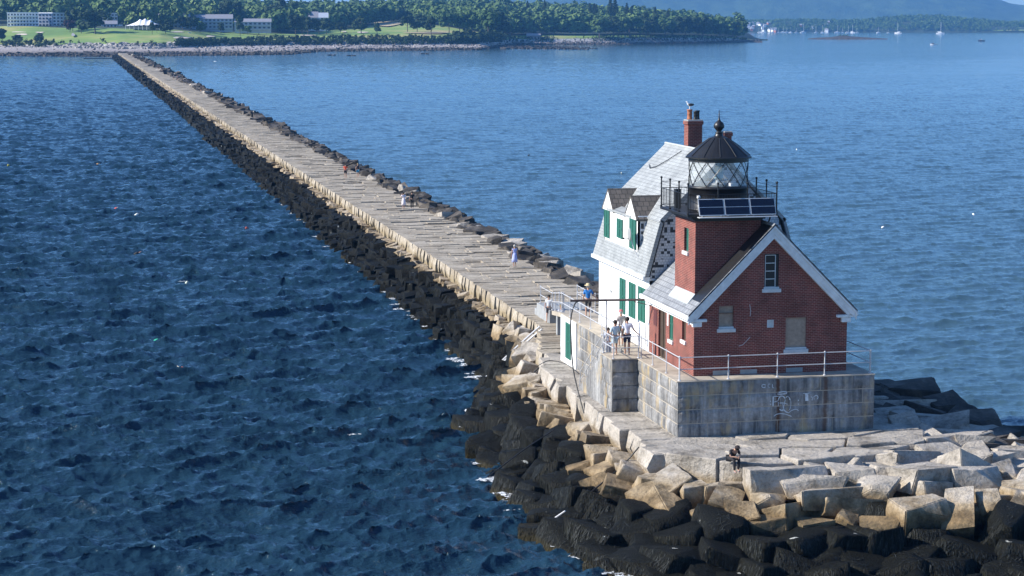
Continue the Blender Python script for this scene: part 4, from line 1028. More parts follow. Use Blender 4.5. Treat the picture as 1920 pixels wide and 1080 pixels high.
# wide wall dormer with a gable at each end
dm = MB()
yl = [(DY0, DY0 + 2.05), (DY1 - 2.0, DY1)]
DXF = 1.06
dm.box(DXF, DXF + .1, DY0, DY1, 10.35, 12.06)
dm.box(DXF, BX + .3, DY0, DY0 + .1, 10.35, 12.2); dm.box(DXF, BX + .3, DY1 - .1, DY1, 10.35, 12.2)
for a, b_ in yl:
    c = (a + b_) / 2; dm.prism([(a - .0, 12.06), (b_, 12.06), (c, 13.0)], DXF, DXF + .1, 'x')
dw = dm.build('dormer', M['white'], kh)
m = MB().box(DXF + .12, BX + .32, DY0 - .012, DY0 - .002, 10.5, 12.15); m.build('dormer_cheek', M['patchy'], kh)
for a, b_ in yl:
    c = (a + b_) / 2; m = MB()
    for s_ in (-1, 1):
        e_ = c + s_ * 1.12; m.prism([(e_, 12.06), (c, 13.14), (c, 13.04), (e_, 11.96)], DXF - .12, 2.55, 'x')
    m.build('dormer_roof', M['shingle'], kh)
    m = MB().prism([(c - 1.08, 12.02), (c, 13.06), (c + 1.08, 12.02), (c + .95, 12.0), (c - .95, 12.0)], DXF - .10, DXF - .003, 'x'); m.build('dormer_gable', M['trim'], kh)
for a, b_, z0, z1 in ((10.6, 11.75, 10.5, 12.0), (13.1, 14.15, 10.78, 11.75), (15.65, 16.65, 10.55, 12.0)):
    shutter(DXF - .01, a, b_, z0, z1, kh)
for a, b_, z0, z1 in kho:
    shutter(KX0 + .03, a + .02, b_ - .02, z0, z1, kh); m = MB().bbox(KX0 - .06, KX0 + .05, a - .05, b_ + .05, z0 - .1, z0 - .003, .008); m.build('sill', M['trim'], kh)
m = MB().box(KX0 - .02, KX0 + .01, 15.35, 15.5, 7.85, 8.75); m.box(KX0 - .05, KX0 + .01, 15.2, 15.6, 7.75, 7.85); m.build('vent_slot', M['conc'], kh)
m = MB().tube([(KX0 - .05, 8.75, 7.0), (KX0 - .05, 8.8, 6.5), (KX0 - .05, 8.9, 5.8)], .03, 6); m.build('downpipe', M['pipe'], kh)
def chimney(x0, x1, y0, y1, z0, z1, pots, nm_='chimney'):
    c = MB().box(x0, x1, y0, y1, z0, z1 - .25).build(nm_, M['brick'], kh)
    m = MB().bbox(x0 - .05, x1 + .05, y0 - .05, y1 + .05, z1 - .25, z1 - .08, .01).mesh('chimney_band', M['brick']); o = bpy.data.objects.new('chimney_band', m); COL.objects.link(o); o.parent = c
    m = MB().bbox(x0 - .03, x1 + .03, y0 - .03, y1 + .03, z1 - .08, z1, .02).mesh('chimney_cap', M['conc']); o = bpy.data.objects.new('chimney_cap', m); COL.objects.link(o); o.parent = c
    for x, y_, r, hh, mt in pots:
        mm = MB().lathe(x, y_, [(r * 1.1, z1), (r * 1.1, z1 + .06), (r, z1 + .08), (r * .95, z1 + hh * .55), (r * 1.06, z1 + hh * .58), (r * .95, z1 + hh * .64), (r, z1 + hh * .9), (r * 1.15, z1 + hh * .92), (r * 1.15, z1 + hh)], 14).mesh('chimney_pot', M[mt], True)
        o = bpy.data.objects.new('chimney_pot', mm); COL.objects.link(o); o.parent = c
chimney(4.80, 5.56, 14.25, 14.95, 14.3, 16.72, ((4.98, 14.6, .13, .52, 'terracotta'), (5.25, 14.45, .1, .42, 'black'), (5.42, 14.7, .12, .46, 'black')))
chimney(6.72, 7.1, 14.1, 14.6, 12.5, 16.12, ())
m = MB(); m.ball((.62, 10.4, 11.3), .34, (.16, 1, 1)); dish = m
dd = empty('satellite_dish', (.9, 10.4, 10.4)); tag(dd, 'grey satellite dish mounted on the slate roof below the near green dormer shutter', 'satellite dish')
m.build('dish', M['conc'], dd, True); m = MB().tube([(.66, 10.4, 11.3), (.8, 10.2, 10.6), (1.02, 10.0, 10.15)], .025, 5); m.build('mast', M['pipe'], dd); m = MB().tube([(.6, 10.4, 11.1), (.3, 10.3, 11.1)], .015, 5); m.ball((.3, 10.3, 11.12), .05); m.build('feed_horn', M['black'], dd)

# gull
gb = empty('gull', (4.97, 14.6, 17.24)); tag(gb, 'white gull with dark wings standing on the terracotta chimney pot', 'bird')
def skin_mesh(name, V, E, Rad, mat, sub=1, root=0):
    bm = bmesh.new(); lay = bm.verts.layers.skin.verify(); vs = []
    for i, (v, r) in enumerate(zip(V, Rad)):
        q = bm.verts.new(v); q[lay].radius = (r, r) if isinstance(r, (int, float)) else r; q[lay].use_root = (i == root); vs.append(q)
    for a, b_ in E: bm.edges.new((vs[a], vs[b_]))
    me = bpy.data.meshes.new(name); bm.to_mesh(me); bm.free()
    o = bpy.data.objects.new('tmp', me); COL.objects.link(o); sk = o.modifiers.new('s', 'SKIN'); sk.use_smooth_shade = True
    if sub: o.modifiers.new('u', 'SUBSURF').levels = sub
    dg = bpy.context.evaluated_depsgraph_get(); m2 = bpy.data.meshes.new_from_object(o.evaluated_get(dg)); m2.name = name
    bpy.data.objects.remove(o); bpy.data.meshes.remove(me); m2.materials.clear(); m2.materials.append(mat); return m2
WHT = flat('white_feather', (.8, .8, .8)); DKW = flat('dark_feather', (.05, .055, .06))
m2 = skin_mesh('body', [(.05, 0, .22), (-.05, 0, .26), (-.12, 0, .33), (-.14, 0, .40), (-.21, 0, .39), (.17, 0, .19), (0, .03, .16), (0, .03, .02), (0, -.03, .16), (0, -.03, .02), (-.05, .03, .01), (-.05, -.03, .01)],
               [(0, 1), (1, 2), (2, 3), (3, 4), (0, 5), (0, 6), (6, 7), (0, 8), (8, 9), (7, 10), (9, 11)], [.075, .08, .045, .045, .012, .03, .012, .008, .012, .008, .008, .008], WHT)
part('body', m2, gb).location = (0, 0, 0)
m2 = MB().ball((.06, .075, .245), .13, (1.25, .2, .5)).ball((.06, -.075, .245), .13, (1.25, .2, .5)).mesh('wings', DKW, True); part('wings', m2, gb).location = (0, 0, 0)

# ------------------------------------------------------------------ railings
def railing(name, pts, label, hts=(.52, 1.05), ends=True, mat='pipe', r=.026, parent=None, group=None):
    e = empty(name, pts[0]); tag(e, label, 'railing', group)
    for p in pts:
        m = MB().tube([(p[0], p[1], p[2]), (p[0], p[1], p[2] + hts[-1] + .03)], r, 7); m.ball((p[0], p[1], p[2] + hts[-1] + .03), r * 1.7); m.ball((p[0], p[1], p[2] + hts[0]), r * 1.5)
        m.lathe(p[0], p[1], [(.07, p[2]), (.07, p[2] + .03), (.035, p[2] + .05)], 8); m.build('post', M[mat], e)
    for h_ in hts:
        m = MB().tube([(p[0], p[1], p[2] + h_) for p in pts], r * .85, 6); m.build('rail', M[mat], e)
    return e
HP = H + .03
railing('platform_railing', [(.12, .14, HP), (2.4, .14, HP), (4.72, .14, HP), (6.98, .14, HP), (9.2, .14, HP)], 'galvanised two-rail pipe railing along the front edge of the stone platform')
railing('platform_railing', [(.12, .22, HP), (.12, 2.2, HP), (.12, 4.4, HP), (.12, 6.35, HP)], 'galvanised pipe railing along the left platform edge beside the brick wall')
railing('platform_railing', [(9.2, .22, HP), (9.2, 3.4, HP), (9.2, 6.8, HP), (9.2, 10.2, HP), (9.2, 14, HP), (9.2, 17.6, HP), (9.2, 21.3, HP)], 'dark shaded pipe railing along the right platform edge over the sea')
railing('platform_railing', [(.1, 8.6, HP), (.1, 11.2, HP), (.1, 13.6, HP), (.1, 15.9, HP), (.1, 18.2, HP), (.1, 20.3, HP), (.1, 22.2, HP)], 'long galvanised pipe railing on the left platform edge beside the white house')
railing('pier_railing', [(-1.22, 8.3, HP), (-1.22, 6.48, HP), (.02, 6.48, HP)], 'short pipe railing round the top of the stair pier where two people stand')
e = empty('stair_handrail', (-1.22, 8.4, H)); tag(e, 'pair of slanting steel handrails going down the stone steps from the pier', 'handrail')
for x in (-1.24, -.95):
    m = MB().tube([(x, 8.35, H + .95), (x, 12.7, ZB + .95), (x, 12.9, ZB + .05)], .024, 6); m.tube([(x, 8.35, H + .5), (x, 12.7, ZB + .5)], .02, 6); m.tube([(x, 10.5, H - 1.2), (x, 10.5, H - .28)], .02, 6); m.tube([(x, 8.35, H + .03), (x, 8.35, H + .95)], .02, 6); m.build('rail', M['pipe'], e)
# ramp from the platform down to the landing block on the walk
e = empty('ramp', (1.5, 28, 4)); tag(e, 'concrete ramp running from the far platform end to a landing block on the breakwater', 'ramp')
m = MB().add([(.15, 21.66, H - .25), (1.75, 21.66, H - .25), (4.3, 34.8, 3.75), (2.55, 34.8, 3.75), (.15, 21.66, H), (1.75, 21.66, H), (4.3, 34.8, 4.0), (2.55, 34.8, 4.0)], [(0, 3, 2, 1), (4, 5, 6, 7), (0, 1, 5, 4), (1, 2, 6, 5), (2, 3, 7, 6), (3, 0, 4, 7)]); m.build('deck', M['deckc'], e)
m = MB().bbox(2.4, 5.2, 34.83, 38.3, ZB - .2, 4.02, .03); m.build('landing_block', M['conc'], e)
m = MB().bbox(2.4, 5.2, 38.32, 38.9, ZB - .2, 3.62, .02); m.build('step', M['conc'], e)
for k in (1, 2):
    t = k / 3; m = MB().bbox(.2 + 2.4 * t, 1.8 + 2.4 * t, 21.7 + 13.1 * t - .15, 21.7 + 13.1 * t + .15, ZB - .2, H - 1.75 * t - .26, .02); m.build('support', M['conc'], e)
railing('ramp_railing', [(.2, 22.2, H), (1.0, 26.5, 5.2), (1.8, 30.8, 4.6), (2.6, 34.9, 4.03), (2.6, 38.1, 4.03)], 'galvanised pipe railing on the left side of the far ramp and landing')
railing('ramp_railing', [(1.7, 21.9, H), (2.6, 26.5, 5.2), (3.4, 30.8, 4.6), (4.2, 34.9, 4.03), (5.0, 35.0, 4.03), (5.0, 38.1, 4.03)], 'galvanised pipe railing on the right side of the far ramp and landing')
railing('platform_railing', [(1.8, 21.4, HP), (3.6, 21.4, HP), (5.4, 21.4, HP), (7.2, 21.4, HP), (9.0, 21.4, HP)], 'pipe railing across the far end of the platform behind the white house')

# pipe boom and hose
e = empty('pipe_boom', (-.98, 8.7, H)); tag(e, 'dark horizontal pipe boom on a tall post, reaching over the platform from the brick wall', 'pipe')
m = MB().tube([(1.06, 7.5, 8.43), (-.98, 8.7, 8.3), (-2.72, 9.0, 8.28)], .055, 8); m.build('boom', M['pipe_dark'], e)
m = MB().tube([(-.98, 8.7, H + .02), (-.98, 8.7, 8.25)], .035, 8); m.build('post', M['pipe'], e)
m = MB().tube([(1.06, 7.5, 8.1), (.2, 7.95, 8.3)], .02, 5); m.build('brace', M['pipe_dark'], e)
def curve_pts(P, n=8):
    P = [Vector(p) for p in P]; out = []
    for i in range(len(P) - 1):
        p0, p1, p2, p3 = P[max(i - 1, 0)], P[i], P[i + 1], P[min(i + 2, len(P) - 1)]
        for k in range(n):
            t = k / n; out.append(.5 * ((2 * p1) + (p2 - p0) * t + (2 * p0 - 5 * p1 + 4 * p2 - p3) * t * t + (3 * p1 - p0 - 3 * p2 + p3) * t ** 3))
    return out + [P[-1]]
m = MB().tube(curve_pts([(-2.2, 8.9, 8.28), (-2.5, 8.9, 8.15), (-2.75, 8.7, 7.5), (-2.85, 8.3, 6.6), (-2.9, 7.5, 5), (-2.7, 6.3, 3.25)]), .035, 6)
tag(m.build('hanging_hose', M['hose']), 'black hose hanging in a curve from the pipe boom down to the ledge', 'hose')
# cables and poles lying down the flank
def cable(pts, r, mat, name, lab, grp=None):
    tag(MB().tube(curve_pts(pts), r, 6).build(name, M[mat]), lab, name.split('_')[-1], grp)
a = atz(1012, 612, 3.35); b_ = atz(915, 702, .35)
cable([a, (a + b_) / 2 + Vector((0, 0, .05)), b_], .07, 'pipe', 'metal_pipe', 'upper of two long pale pipes leaning down the weedy flank into the water')
a = atz(1016, 617, 3.3); b_ = atz(910, 708, .25)
cable([a, (a + b_) / 2 + Vector((0, 0, .03)), b_], .06, 'alu', 'metal_pipe', 'lower of two long pale pipes leaning down the weedy flank into the water')
cable([atz(1198, 838, 3.1), atz(1170, 870, 2.3), atz(1130, 905, 1.7), atz(1098, 930, 1.2)], .035, 'hose', 'black_cable', 'black cable running from the ledge corner down over the weedy boulders')
cable([atz(1010, 690, 3.1), atz(985, 715, 2.2), atz(960, 738, 1.7)], .035, 'hose', 'black_cable', 'short black cable hanging from the ledge opposite the green shutter')
cable([atz(1040, 805, 2.4), atz(980, 845, 1.6), atz(920, 890, .6)], .03, 'hose', 'black_cable', 'long thin black cable stretched across the weed below the ochre blocks')
cable([atz(1060, 958, 1.2), atz(1035, 975, .7)], .04, 'pipe', 'broken_pipe', 'short pale broken pipe sticking out of the weed near the water')
tag(MB().tube(curve_pts([atz(1010, 685, 3.24), atz(1030, 676, 3.24), atz(1060, 682, 3.24), atz(1085, 700, 3.24)]), .022, 5).build('loose_rope', M['hose']), 'loose dark rope lying over the ledge slabs below the white wall', 'rope')

# ------------------------------------------------------------------ people
SK = flat('skin', (.45, .26, .18), .6)
HAIRD = flat('dark_hair', (.02, .014, .01)); HAIRG = flat('grey_hair', (.45, .42, .38)); HAIRL = flat('fair_hair', (.35, .25, .13))
cloth = {}
def CM(c):
    if c not in cloth: cloth[c] = flat('cloth_%d' % len(cloth), c, .85)
    return cloth[c]
def person(loc, face, label, top=(.8, .8, .8), bottom=(.02, .03, .06), hair=HAIRD, legs='shorts', pose='stand', ht=1.75, hat=None, hatc=None, arms=(0, 0), sleeve=1, dress=False, shoes=(.3, .3, .3), group=None, step=.12, bag=None):
    s = ht / 1.75; e = empty('person', loc, face); tag(e, label, 'person', group)
    sit = pose == 'sit'
    # joints, facing +y
    J = {'pel': (0, 0, .95), 'spi': (0, .0, 1.13), 'che': (0, 0, 1.34), 'nek': (0, .01, 1.5), 'hb': (0, .02, 1.58), 'hm': (0, .025, 1.65), 'ht': (0, .01, 1.715), 'nose': (0, .115, 1.63)}
    for sd, k in ((-1, 'l'), (1, 'r')):
        J['sh' + k] = (sd * .17, 0, 1.42); a = arms[0 if sd < 0 else 1]
        if a == 0: el, ha, tp = (sd * .24, -.02, 1.14), (sd * .25, .06, .90), (sd * .25, .09, .80)
        elif a == 1: el, ha, tp = (sd * .30, -.01, 1.16), (sd * .50, .08, .98), (sd * .57, .11, .93)     # out to a rail
        elif a == 2: el, ha, tp = (sd * .33, .02, 1.24), (sd * .16, .14, 1.50), (sd * .10, .15, 1.57)   # hand at the head
        elif a == 3: el, ha, tp = (sd * .24, .06, 1.13), (sd * .14, .28, 1.06), (sd * .09, .36, 1.06)   # holding something in front
        J['el' + k], J['ha' + k] = el, ha; J['tp' + k] = tp
        st_ = step * sd
        J['hi' + k] = (sd * .09, 0, .88); J['kn' + k] = (sd * .10, .03 + st_ * .6, .49); J['an' + k] = (sd * .10, st_ * 1.0, .08); J['to' + k] = (sd * .12, st_ * 1.0 + .15, .035)
    if sit:
        dz = .87
        for k in ('pel', 'spi', 'che', 'nek', 'hb', 'hm', 'ht', 'nose', 'shl', 'shr'):
            x, y_, z = J[k]; t = max(0, z - .95); J[k] = (x, y_ + t * .62 + (.05 if z > 1.55 else 0), (z - dz) - t * .22 - (.06 if z > 1.55 else 0))
        for sd, k in ((-1, 'l'), (1, 'r')):
            J['hi' + k] = (sd * .1, .02, .08); J['kn' + k] = (sd * .12, .46, .10); J['an' + k] = (sd * .12 + .03, .50 + sd * .05, -.36); J['to' + k] = (sd * .12 + .03, .64 + sd * .05, -.40)
            J['el' + k] = (sd * .25, .36, .22); J['ha' + k] = (sd * .07, .52, .22); J['tp' + k] = (sd * .02, .57, .2)
    names = ['pel', 'spi', 'che', 'nek', 'hb', 'hm', 'ht', 'shl', 'ell', 'hal', 'shr', 'elr', 'har', 'hil', 'knl', 'anl', 'tol', 'hir', 'knr', 'anr', 'tor', 'nose']
    rad = dict(pel=.115, spi=.10, che=.12, nek=.05, hb=.062, hm=.088, ht=.06, shl=.055, shr=.055, ell=.038, elr=.038, hal=.026, har=.026, hil=.082, hir=.082, knl=.055, knr=.055, anl=.036, anr=.036, tol=.034, tor=.034, nose=.014)
    V = [Vector(J[n]) for n in names]; Rr = [rad[n] for n in names]; ix = {n: i for i, n in enumerate(names)}
    E = [('pel', 'spi'), ('spi', 'che'), ('che', 'nek'), ('nek', 'hb'), ('hb', 'hm'), ('hm', 'ht'), ('hm', 'nose'), ('che', 'shl'), ('shl', 'ell'), ('ell', 'hal'), ('che', 'shr'), ('shr', 'elr'), ('elr', 'har'), ('pel', 'hil'), ('hil', 'knl'), ('knl', 'anl'), ('anl', 'tol'), ('pel', 'hir'), ('hir', 'knr'), ('knr', 'anr'), ('anr', 'tor')]
    E = [(ix[a_], ix[b_]) for a_, b_ in E]
    for k, sd in (('l', -1), ('r', 1)):        # palm and five fingers
        h0 = Vector(J['ha' + k]); d = (Vector(J['tp' + k]) - h0); L = d.length; d = d / L; side = d.cross(Vector((sd, 0, 0))).normalized() if abs(d.x) < .9 else Vector((0, 0, 1))
        V.append(h0 + d * .055); Rr.append(.03); pi = len(V) - 1; E.append((ix['ha' + k], pi))
        for f_, (o_, ln) in enumerate(((-.03, .065), (-.01, .078), (.01, .072), (.03, .055))):
            V.append(V[pi] + side * o_ + d * .035); Rr.append(.010); E.append((pi, len(V) - 1)); V.append(V[-1] + d * ln * .7 + Vector((0, .012, -.008))); Rr.append(.008); E.append((len(V) - 2, len(V) - 1))
        V.append(h0 + side * -.04 + d * .05); Rr.append(.011); E.append((ix['ha' + k], len(V) - 1))
    V = [v * s for v in V]; Rr = [r * s for r in Rr]
    o = part('body', skin_mesh('body', V, E, Rr, SK), e); o.location = (0, 0, 0)
    def garment(nm_, keys, edges, grow, col, extra=None):
        kv = {k: i for i, k in enumerate(keys)}; VV = []; RR = []
        for k in keys:
            if isinstance(k, tuple): a_, b_, t, r = k; VV.append((Vector(J[a_]).lerp(Vector(J[b_]), t)) * s); RR.append(r * s)
            else: VV.append(Vector(J[k]) * s); RR.append((rad[k] + grow) * s)
        o = part(nm_, skin_mesh(nm_, VV, [(kv[a_], kv[b_]) for a_, b_ in edges], RR, CM(col)), e); o.location = (0, 0, 0)
    t_ = .75 if sleeve == 1 else (.95 if sleeve == 2 else .12)
    sl, sr = ('shl', 'ell', t_, .058), ('shr', 'elr', t_, .058); pl_ = ('pel', 'spi', .02, .135)
    garment('dress' if dress else 'shirt', ['che', 'spi', pl_, 'shl', 'shr', sl, sr, ('che', 'nek', .55, .07)], [('che', 'spi'), ('spi', pl_), ('che', 'shl'), ('che', 'shr'), ('shl', sl), ('shr', sr), ('che', ('che', 'nek', .55, .07))], .024, top)
    if dress:
        mm = MB().lathe(0, 0, [(.14 * s, 1.12 * s), (.17 * s, .95 * s), (.21 * s, .7 * s), (.24 * s, .42 * s)], 14).mesh('skirt', CM(top), True); o = part('skirt', mm, e); o.location = (0, 0, 0)
    else:
        tt = {'shorts': .8, 'trousers': 1.0}[legs]; ks = ['pel']; es = []
        for k in ('l', 'r'):
            ks += ['hi' + k]; es.append(('pel', 'hi' + k))
            if legs == 'shorts': q = ('hi' + k, 'kn' + k, .82, .078); ks.append(q); es.append(('hi' + k, q))
            else: q = ('kn' + k, 'an' + k, .95, .055); ks += ['kn' + k, q]; es += [('hi' + k, 'kn' + k), ('kn' + k, q)]
        garment(legs, ks, es, .022, bottom)
    for k in ('l', 'r'):
        an, to = Vector(J['an' + k]) * s, Vector(J['to' + k]) * s
        mm = skin_mesh('shoe', [an + Vector((0, -.03, -.03)) * s, (an + to) / 2 + Vector((0, 0, -.01)), to], [(0, 1), (1, 2)], [.045 * s, .042 * s, .038 * s], CM(shoes)); o = part('shoe', mm, e); o.location = (0, 0, 0)
    hm = Vector(J['hm']) * s
    mm = MB(); mm.ball((hm.x, hm.y - .022 * s, hm.z + .022 * s), .108 * s, (.95, 1.0, 1.0))
    mm = mm.mesh('hair', hair, True); o = part('hair', mm, e); o.location = (0, 0, 0)
    if hat:
        mm = MB()
        if hat == 'brim': mm.lathe(hm.x, hm.y, [(.2 * s, hm.z + .05 * s), (.2 * s, hm.z + .065 * s), (.112 * s, hm.z + .075 * s), (.105 * s, hm.z + .14 * s), (.08 * s, hm.z + .165 * s)], 16)
        else:
            mm.ball((hm.x, hm.y - .01, hm.z + .045 * s), .115 * s, (1, 1, .8)); mm.box(hm.x - .06 * s, hm.x + .06 * s, hm.y + .07 * s, hm.y + .18 * s, hm.z + .04 * s, hm.z + .055 * s)
        o = part('hat', mm.mesh('hat', CM(hatc), True), e); o.location = (0, 0, 0)
    return e
P2 = math.pi
person((-.88, 7.45, H + .035), .15, 'person with dark topknot in a loose pale-blue outfit standing at the pier railing', (.50, .62, .68), (.45, .56, .62), HAIRD, 'shorts', ht=1.70, sleeve=2, arms=(0, 0), step=.04, shoes=(.5, .4, .35))
person((-.30, 7.35, H + .035), -.1, 'person in white t-shirt and navy shorts leaning one hand on the pier railing', (.80, .80, .88), (.012, .02, .05), HAIRD, 'shorts', ht=1.85, arms=(0, 1), step=.04, shoes=(.6, .55, .5))
person((.15, 10.1, HP), .1, 'person in grey-beige shirt and pink cap standing behind the pair at the pier', (.48, .43, .40), (.15, .14, .13), HAIRG, 'shorts', ht=1.8, hat='cap', hatc=(.5, .15, .16), step=.05)
person((1.0, 19.9, HP), -.3, 'person in bright blue shirt and straw hat at the far end of the white house', (.02, .16, .45), (.04, .04, .045), HAIRG, 'shorts', ht=1.8, hat='brim', hatc=(.6, .48, .28), arms=(0, 1), step=.08, shoes=(.02, .02, .02))
person((-.72, 9.3, H - .5), P2, 'person with a dark bag in pale clothes half hidden behind the stair handrails', (.45, .48, .58), (.40, .45, .55), HAIRD, 'trousers', ht=1.6, sleeve=2, step=.1)
person((.80, -5.06, ZB + .08), P2 + .25, 'person dressed all in black sitting on the ledge rim with legs hanging down', (.012, .010, .012), (.012, .012, .015), HAIRD, 'trousers', 'sit', 1.8, hat='cap', hatc=(.03, .02, .02), shoes=(.25, .2, .2))
person(tuple(atz(1052, 624, ZB + .04)), 2.9, 'person in pinkish shorts partly hidden behind the far corner of the whitewashed wall', (.55, .55, .62), (.5, .25, .22), HAIRL, 'shorts', ht=1.7)
person(tuple(atz(1029, 604, ZB + .04)), 2.7, 'person in patterned white top walking past the left side of the landing block', (.62, .62, .62), (.05, .05, .06), HAIRD, 'shorts', ht=1.7)
person((6.41, 63.07, ZB + .03), .05, 'person with pale hair in a blue-white patterned dress walking alone on the breakwater', (.38, .42, .70), hair=HAIRG, dress=True, ht=1.72, step=.1, sleeve=0)
person((5.86, 112.2, ZB + .03), .1, 'person in long pinkish-white dress raising one hand to the head, walking away', (.72, .64, .66), hair=HAIRD, dress=True, ht=1.72, arms=(2, 0), step=.1)
person((6.79, 112.7, ZB + .03), -.1, 'person in black top and trousers with pale bag, walking beside the white dress', (.015, .015, .015), (.02, .018, .015), HAIRD, 'trousers', ht=1.75, step=.16, shoes=(.6, .6, .6))
person((5.51, 153.4, ZB + .03), P2, 'person in orange-red t-shirt and black shorts on the breakwater', (.75, .10, .04), (.02, .012, .015), HAIRD, 'shorts', ht=1.75, step=.12)
person((7.18, 154.8, ZB + .03), P2, 'person in black tank top and turquoise shorts beside the orange-red shirt', (.02, .02, .03), (.04, .25, .40), HAIRL, 'shorts', ht=1.68, step=.1, sleeve=0)
for px, py, c, lab in ((377, 172, (.04, .04, .05), 'small distant dark-clothed figure, nearest of the far walkers on the breakwater'), (333, 151, (.5, .3, .28), 'small distant walker in pink, right one of a far pair'), (326, 150, (.3, .28, .28), 'small distant walker in grey, left one of a far pair'),
                       (303, 133, (.05, .06, .08), 'tiny dark walker, right one of a very far pair'), (297, 131, (.06, .05, .05), 'tiny dark walker, left one of a very far pair'), (251, 109, (.03, .03, .03), 'tiny dark figure close to the shore end of the breakwater')):
    p = atz(px, py, ZB + .03); person(p, .1, lab, c, (.03, .03, .04), ht=1.75, step=.12)

# ------------------------------------------------------------------ things afloat
def buoy(px, py, c1, c2, lab, s=1.0):
    p = atz(px, py, 0); e = empty('lobster_buoy', (p.x, p.y, 0)); tag(e, lab, 'buoy', 'lobster buoys')
    e.rotation_euler = (1.1, .3, px * .7); s *= .62 if px < 900 else .42
    m = MB().lathe(0, 0, [(.04 * s, -.25 * s), (.15 * s, -.18 * s), (.17 * s, .05 * s), (.15 * s, .22 * s), (.05 * s, .3 * s)], 12).mesh('float', CM(c1), True); o = part('float', m, e); o.location = (0, 0, .12)
    m = MB().lathe(0, 0, [(.025 * s, .28 * s), (.025 * s, .62 * s)], 8).mesh('spindle', CM(c2), True); o = part('spindle', m, e); o.location = (0, 0, .12)
for px, py, c1, c2, lab, s_ in ((253, 477, (.02, .02, .02), (.75, .4, .3), 'black and salmon buoy in the left water level with the lone walker', 1.5), (350, 532, (.55, .6, .5), (.02, .02, .02), 'pale buoy with a dark stick in the middle of the left water', 1.5),
    (289, 641, (.03, .4, .25), (.7, .7, .7), 'green and white buoy in the left water', 1.3), (347, 694, (.7, .16, .08), (.6, .5, .4), 'red-orange buoy nearest the camera in the left water', 1.2), (196, 406, (.65, .08, .05), (.6, .6, .6), 'small red buoy, left of the white one in the upper left water', 1.5),
    (216, 392, (.6, .08, .06), (.6, .6, .6), 'red buoy just up and right of the small red one in the left water', 1.4), (254, 404, (.8, .8, .7), (.2, .2, .2), 'white buoy right of the two red ones in the upper left water', 1.5), (465, 429, (.6, .12, .08), (.2, .2, .2), 'tiny red buoy close to the middle left flank', 1.3),
    (181, 309, (.6, .3, .1), (.2, .2, .2), 'tiny orange buoy alone in the far left water', 1.5), (17, 311, (.6, .5, .1), (.2, .2, .2), 'tiny yellow buoy at the far left edge of the picture', 1.6), (1166, 325, (.8, .8, .7), (.3, .3, .3), 'pale buoy seen just left of the white house roof', 1.5), (1494, 281, (.85, .85, .85), (.2, .2, .2), 'white buoy in the right water level with the lantern roof', 1.5),
    (1827, 403, (.9, .9, .9), (.2, .2, .2), 'white buoy in the right water near the right edge', 1.4), (1653, 427, (.9, .9, .9), (.2, .2, .2), 'white buoy in the right water right of the solar panels', 1.4), (667, 812, (.75, .75, .75), (.3, .3, .3), 'white buoy in rough water near the seaweed boulders', 1.0), (990, 292, (.03, .03, .03), (.2, .2, .2), 'small dark buoy in the water right of the breakwater middle', 1.8)):
    buoy(px, py, c1, c2, lab, s_)
# foam where the swell meets the boulders
def m_foam():
    b = NB('foam'); n = b.noise(b.pos(), 5, 6, .7); a = b.ramp(n, [(.46, (0, 0, 0)), (.6, (1, 1, 1))]); b.out((.85, .88, .9), .8); b.l(a, b.b.inputs['Alpha']); return b.m
M['foam'] = m_foam()
def foam_patch(px, py, L, W_, yaw, seed):
    p = atz(px, py, .12); rnd = random.Random(seed); n = 9; V = []; F = []
    for j in range(n):
        for i in range(n):
            u, v = i / (n - 1) - .5, j / (n - 1) - .5; r = 1 + .25 * noise.noise(Vector((u * 4, v * 4, seed)))
            x, y_ = u * L * r, v * W_ * r * (1 - u * u * 2); c, s_ = math.cos(yaw), math.sin(yaw)
            V.append((p.x + x * c - y_ * s_, p.y + x * s_ + y_ * c, .14 + .06 * noise.noise(Vector((u * 5, v * 5, seed + 3)))))
    for j in range(n - 1):
        for i in range(n - 1): F.append((j * n + i, j * n + i + 1, (j + 1) * n + i + 1, (j + 1) * n + i))
    return V, F
V = []; F = []
for k, (px, py, L, W_, yaw) in enumerate(((895, 707, 1.7, .8, 0), (935, 712, .9, .6, .4), (887, 664, 1.1, .5, 0), (812, 600, 1.2, 2.2, .2), (902, 868, 1.0, .6, 0), (928, 900, 1.6, 1.0, -.5), (885, 770, .8, .5, 0), (1082, 1018, 2.4, 1.6, 0), (1100, 1040, 1.6, 1.0, .4), (760, 570, .7, .5, 0), (1895, 1072, 2.6, 1.2, .1), (1180, 1078, 1.2, .8, 0), (665, 815, .7, .25, 0), (940, 925, .8, .4, 0), (860, 640, .7, .4, .2), (700, 515, .6, .5, .1), (1040, 995, .9, .5, .1), (960, 955, .9, .5, .1), (340, 528, .6, .2, 0))):
    v, f = foam_patch(px, py, L, W_, yaw, k); o_ = len(V); V += v; F += [tuple(i + o_ for i in q) for q in f]
fr_ = random.Random(77)
for k in range(120):                       # small scattered wash along the left waterline
    if k < 35: i_ = fr_.randrange(1, 9); t_f = fr_.random(); x_ = OUT[i_][0] + (OUT[i_ + 1][0] - OUT[i_][0]) * t_f; y_ = OUT[i_][1] + (OUT[i_ + 1][1] - OUT[i_][1]) * t_f; x_ -= fr_.uniform(.0, .7); y_ -= .2 if i_ > 4 else 0
    else: x_, y_ = -1.3 - fr_.uniform(0, .8), 34 + fr_.uniform(0, 1) ** 2 * 130
    r_ = Vector((x_, y_, .1)); v, f = foam_patch(960, 600, fr_.uniform(.5, 1.9), fr_.uniform(.3, .9), fr_.uniform(-.6, .6), 100 + k); c0 = atz(960, 600, .12); o_ = len(V)
    V += [(q[0] - c0.x + x_, q[1] - c0.y + y_, q[2]) for q in v]; F += [tuple(i + o_ for i in q) for q in f]
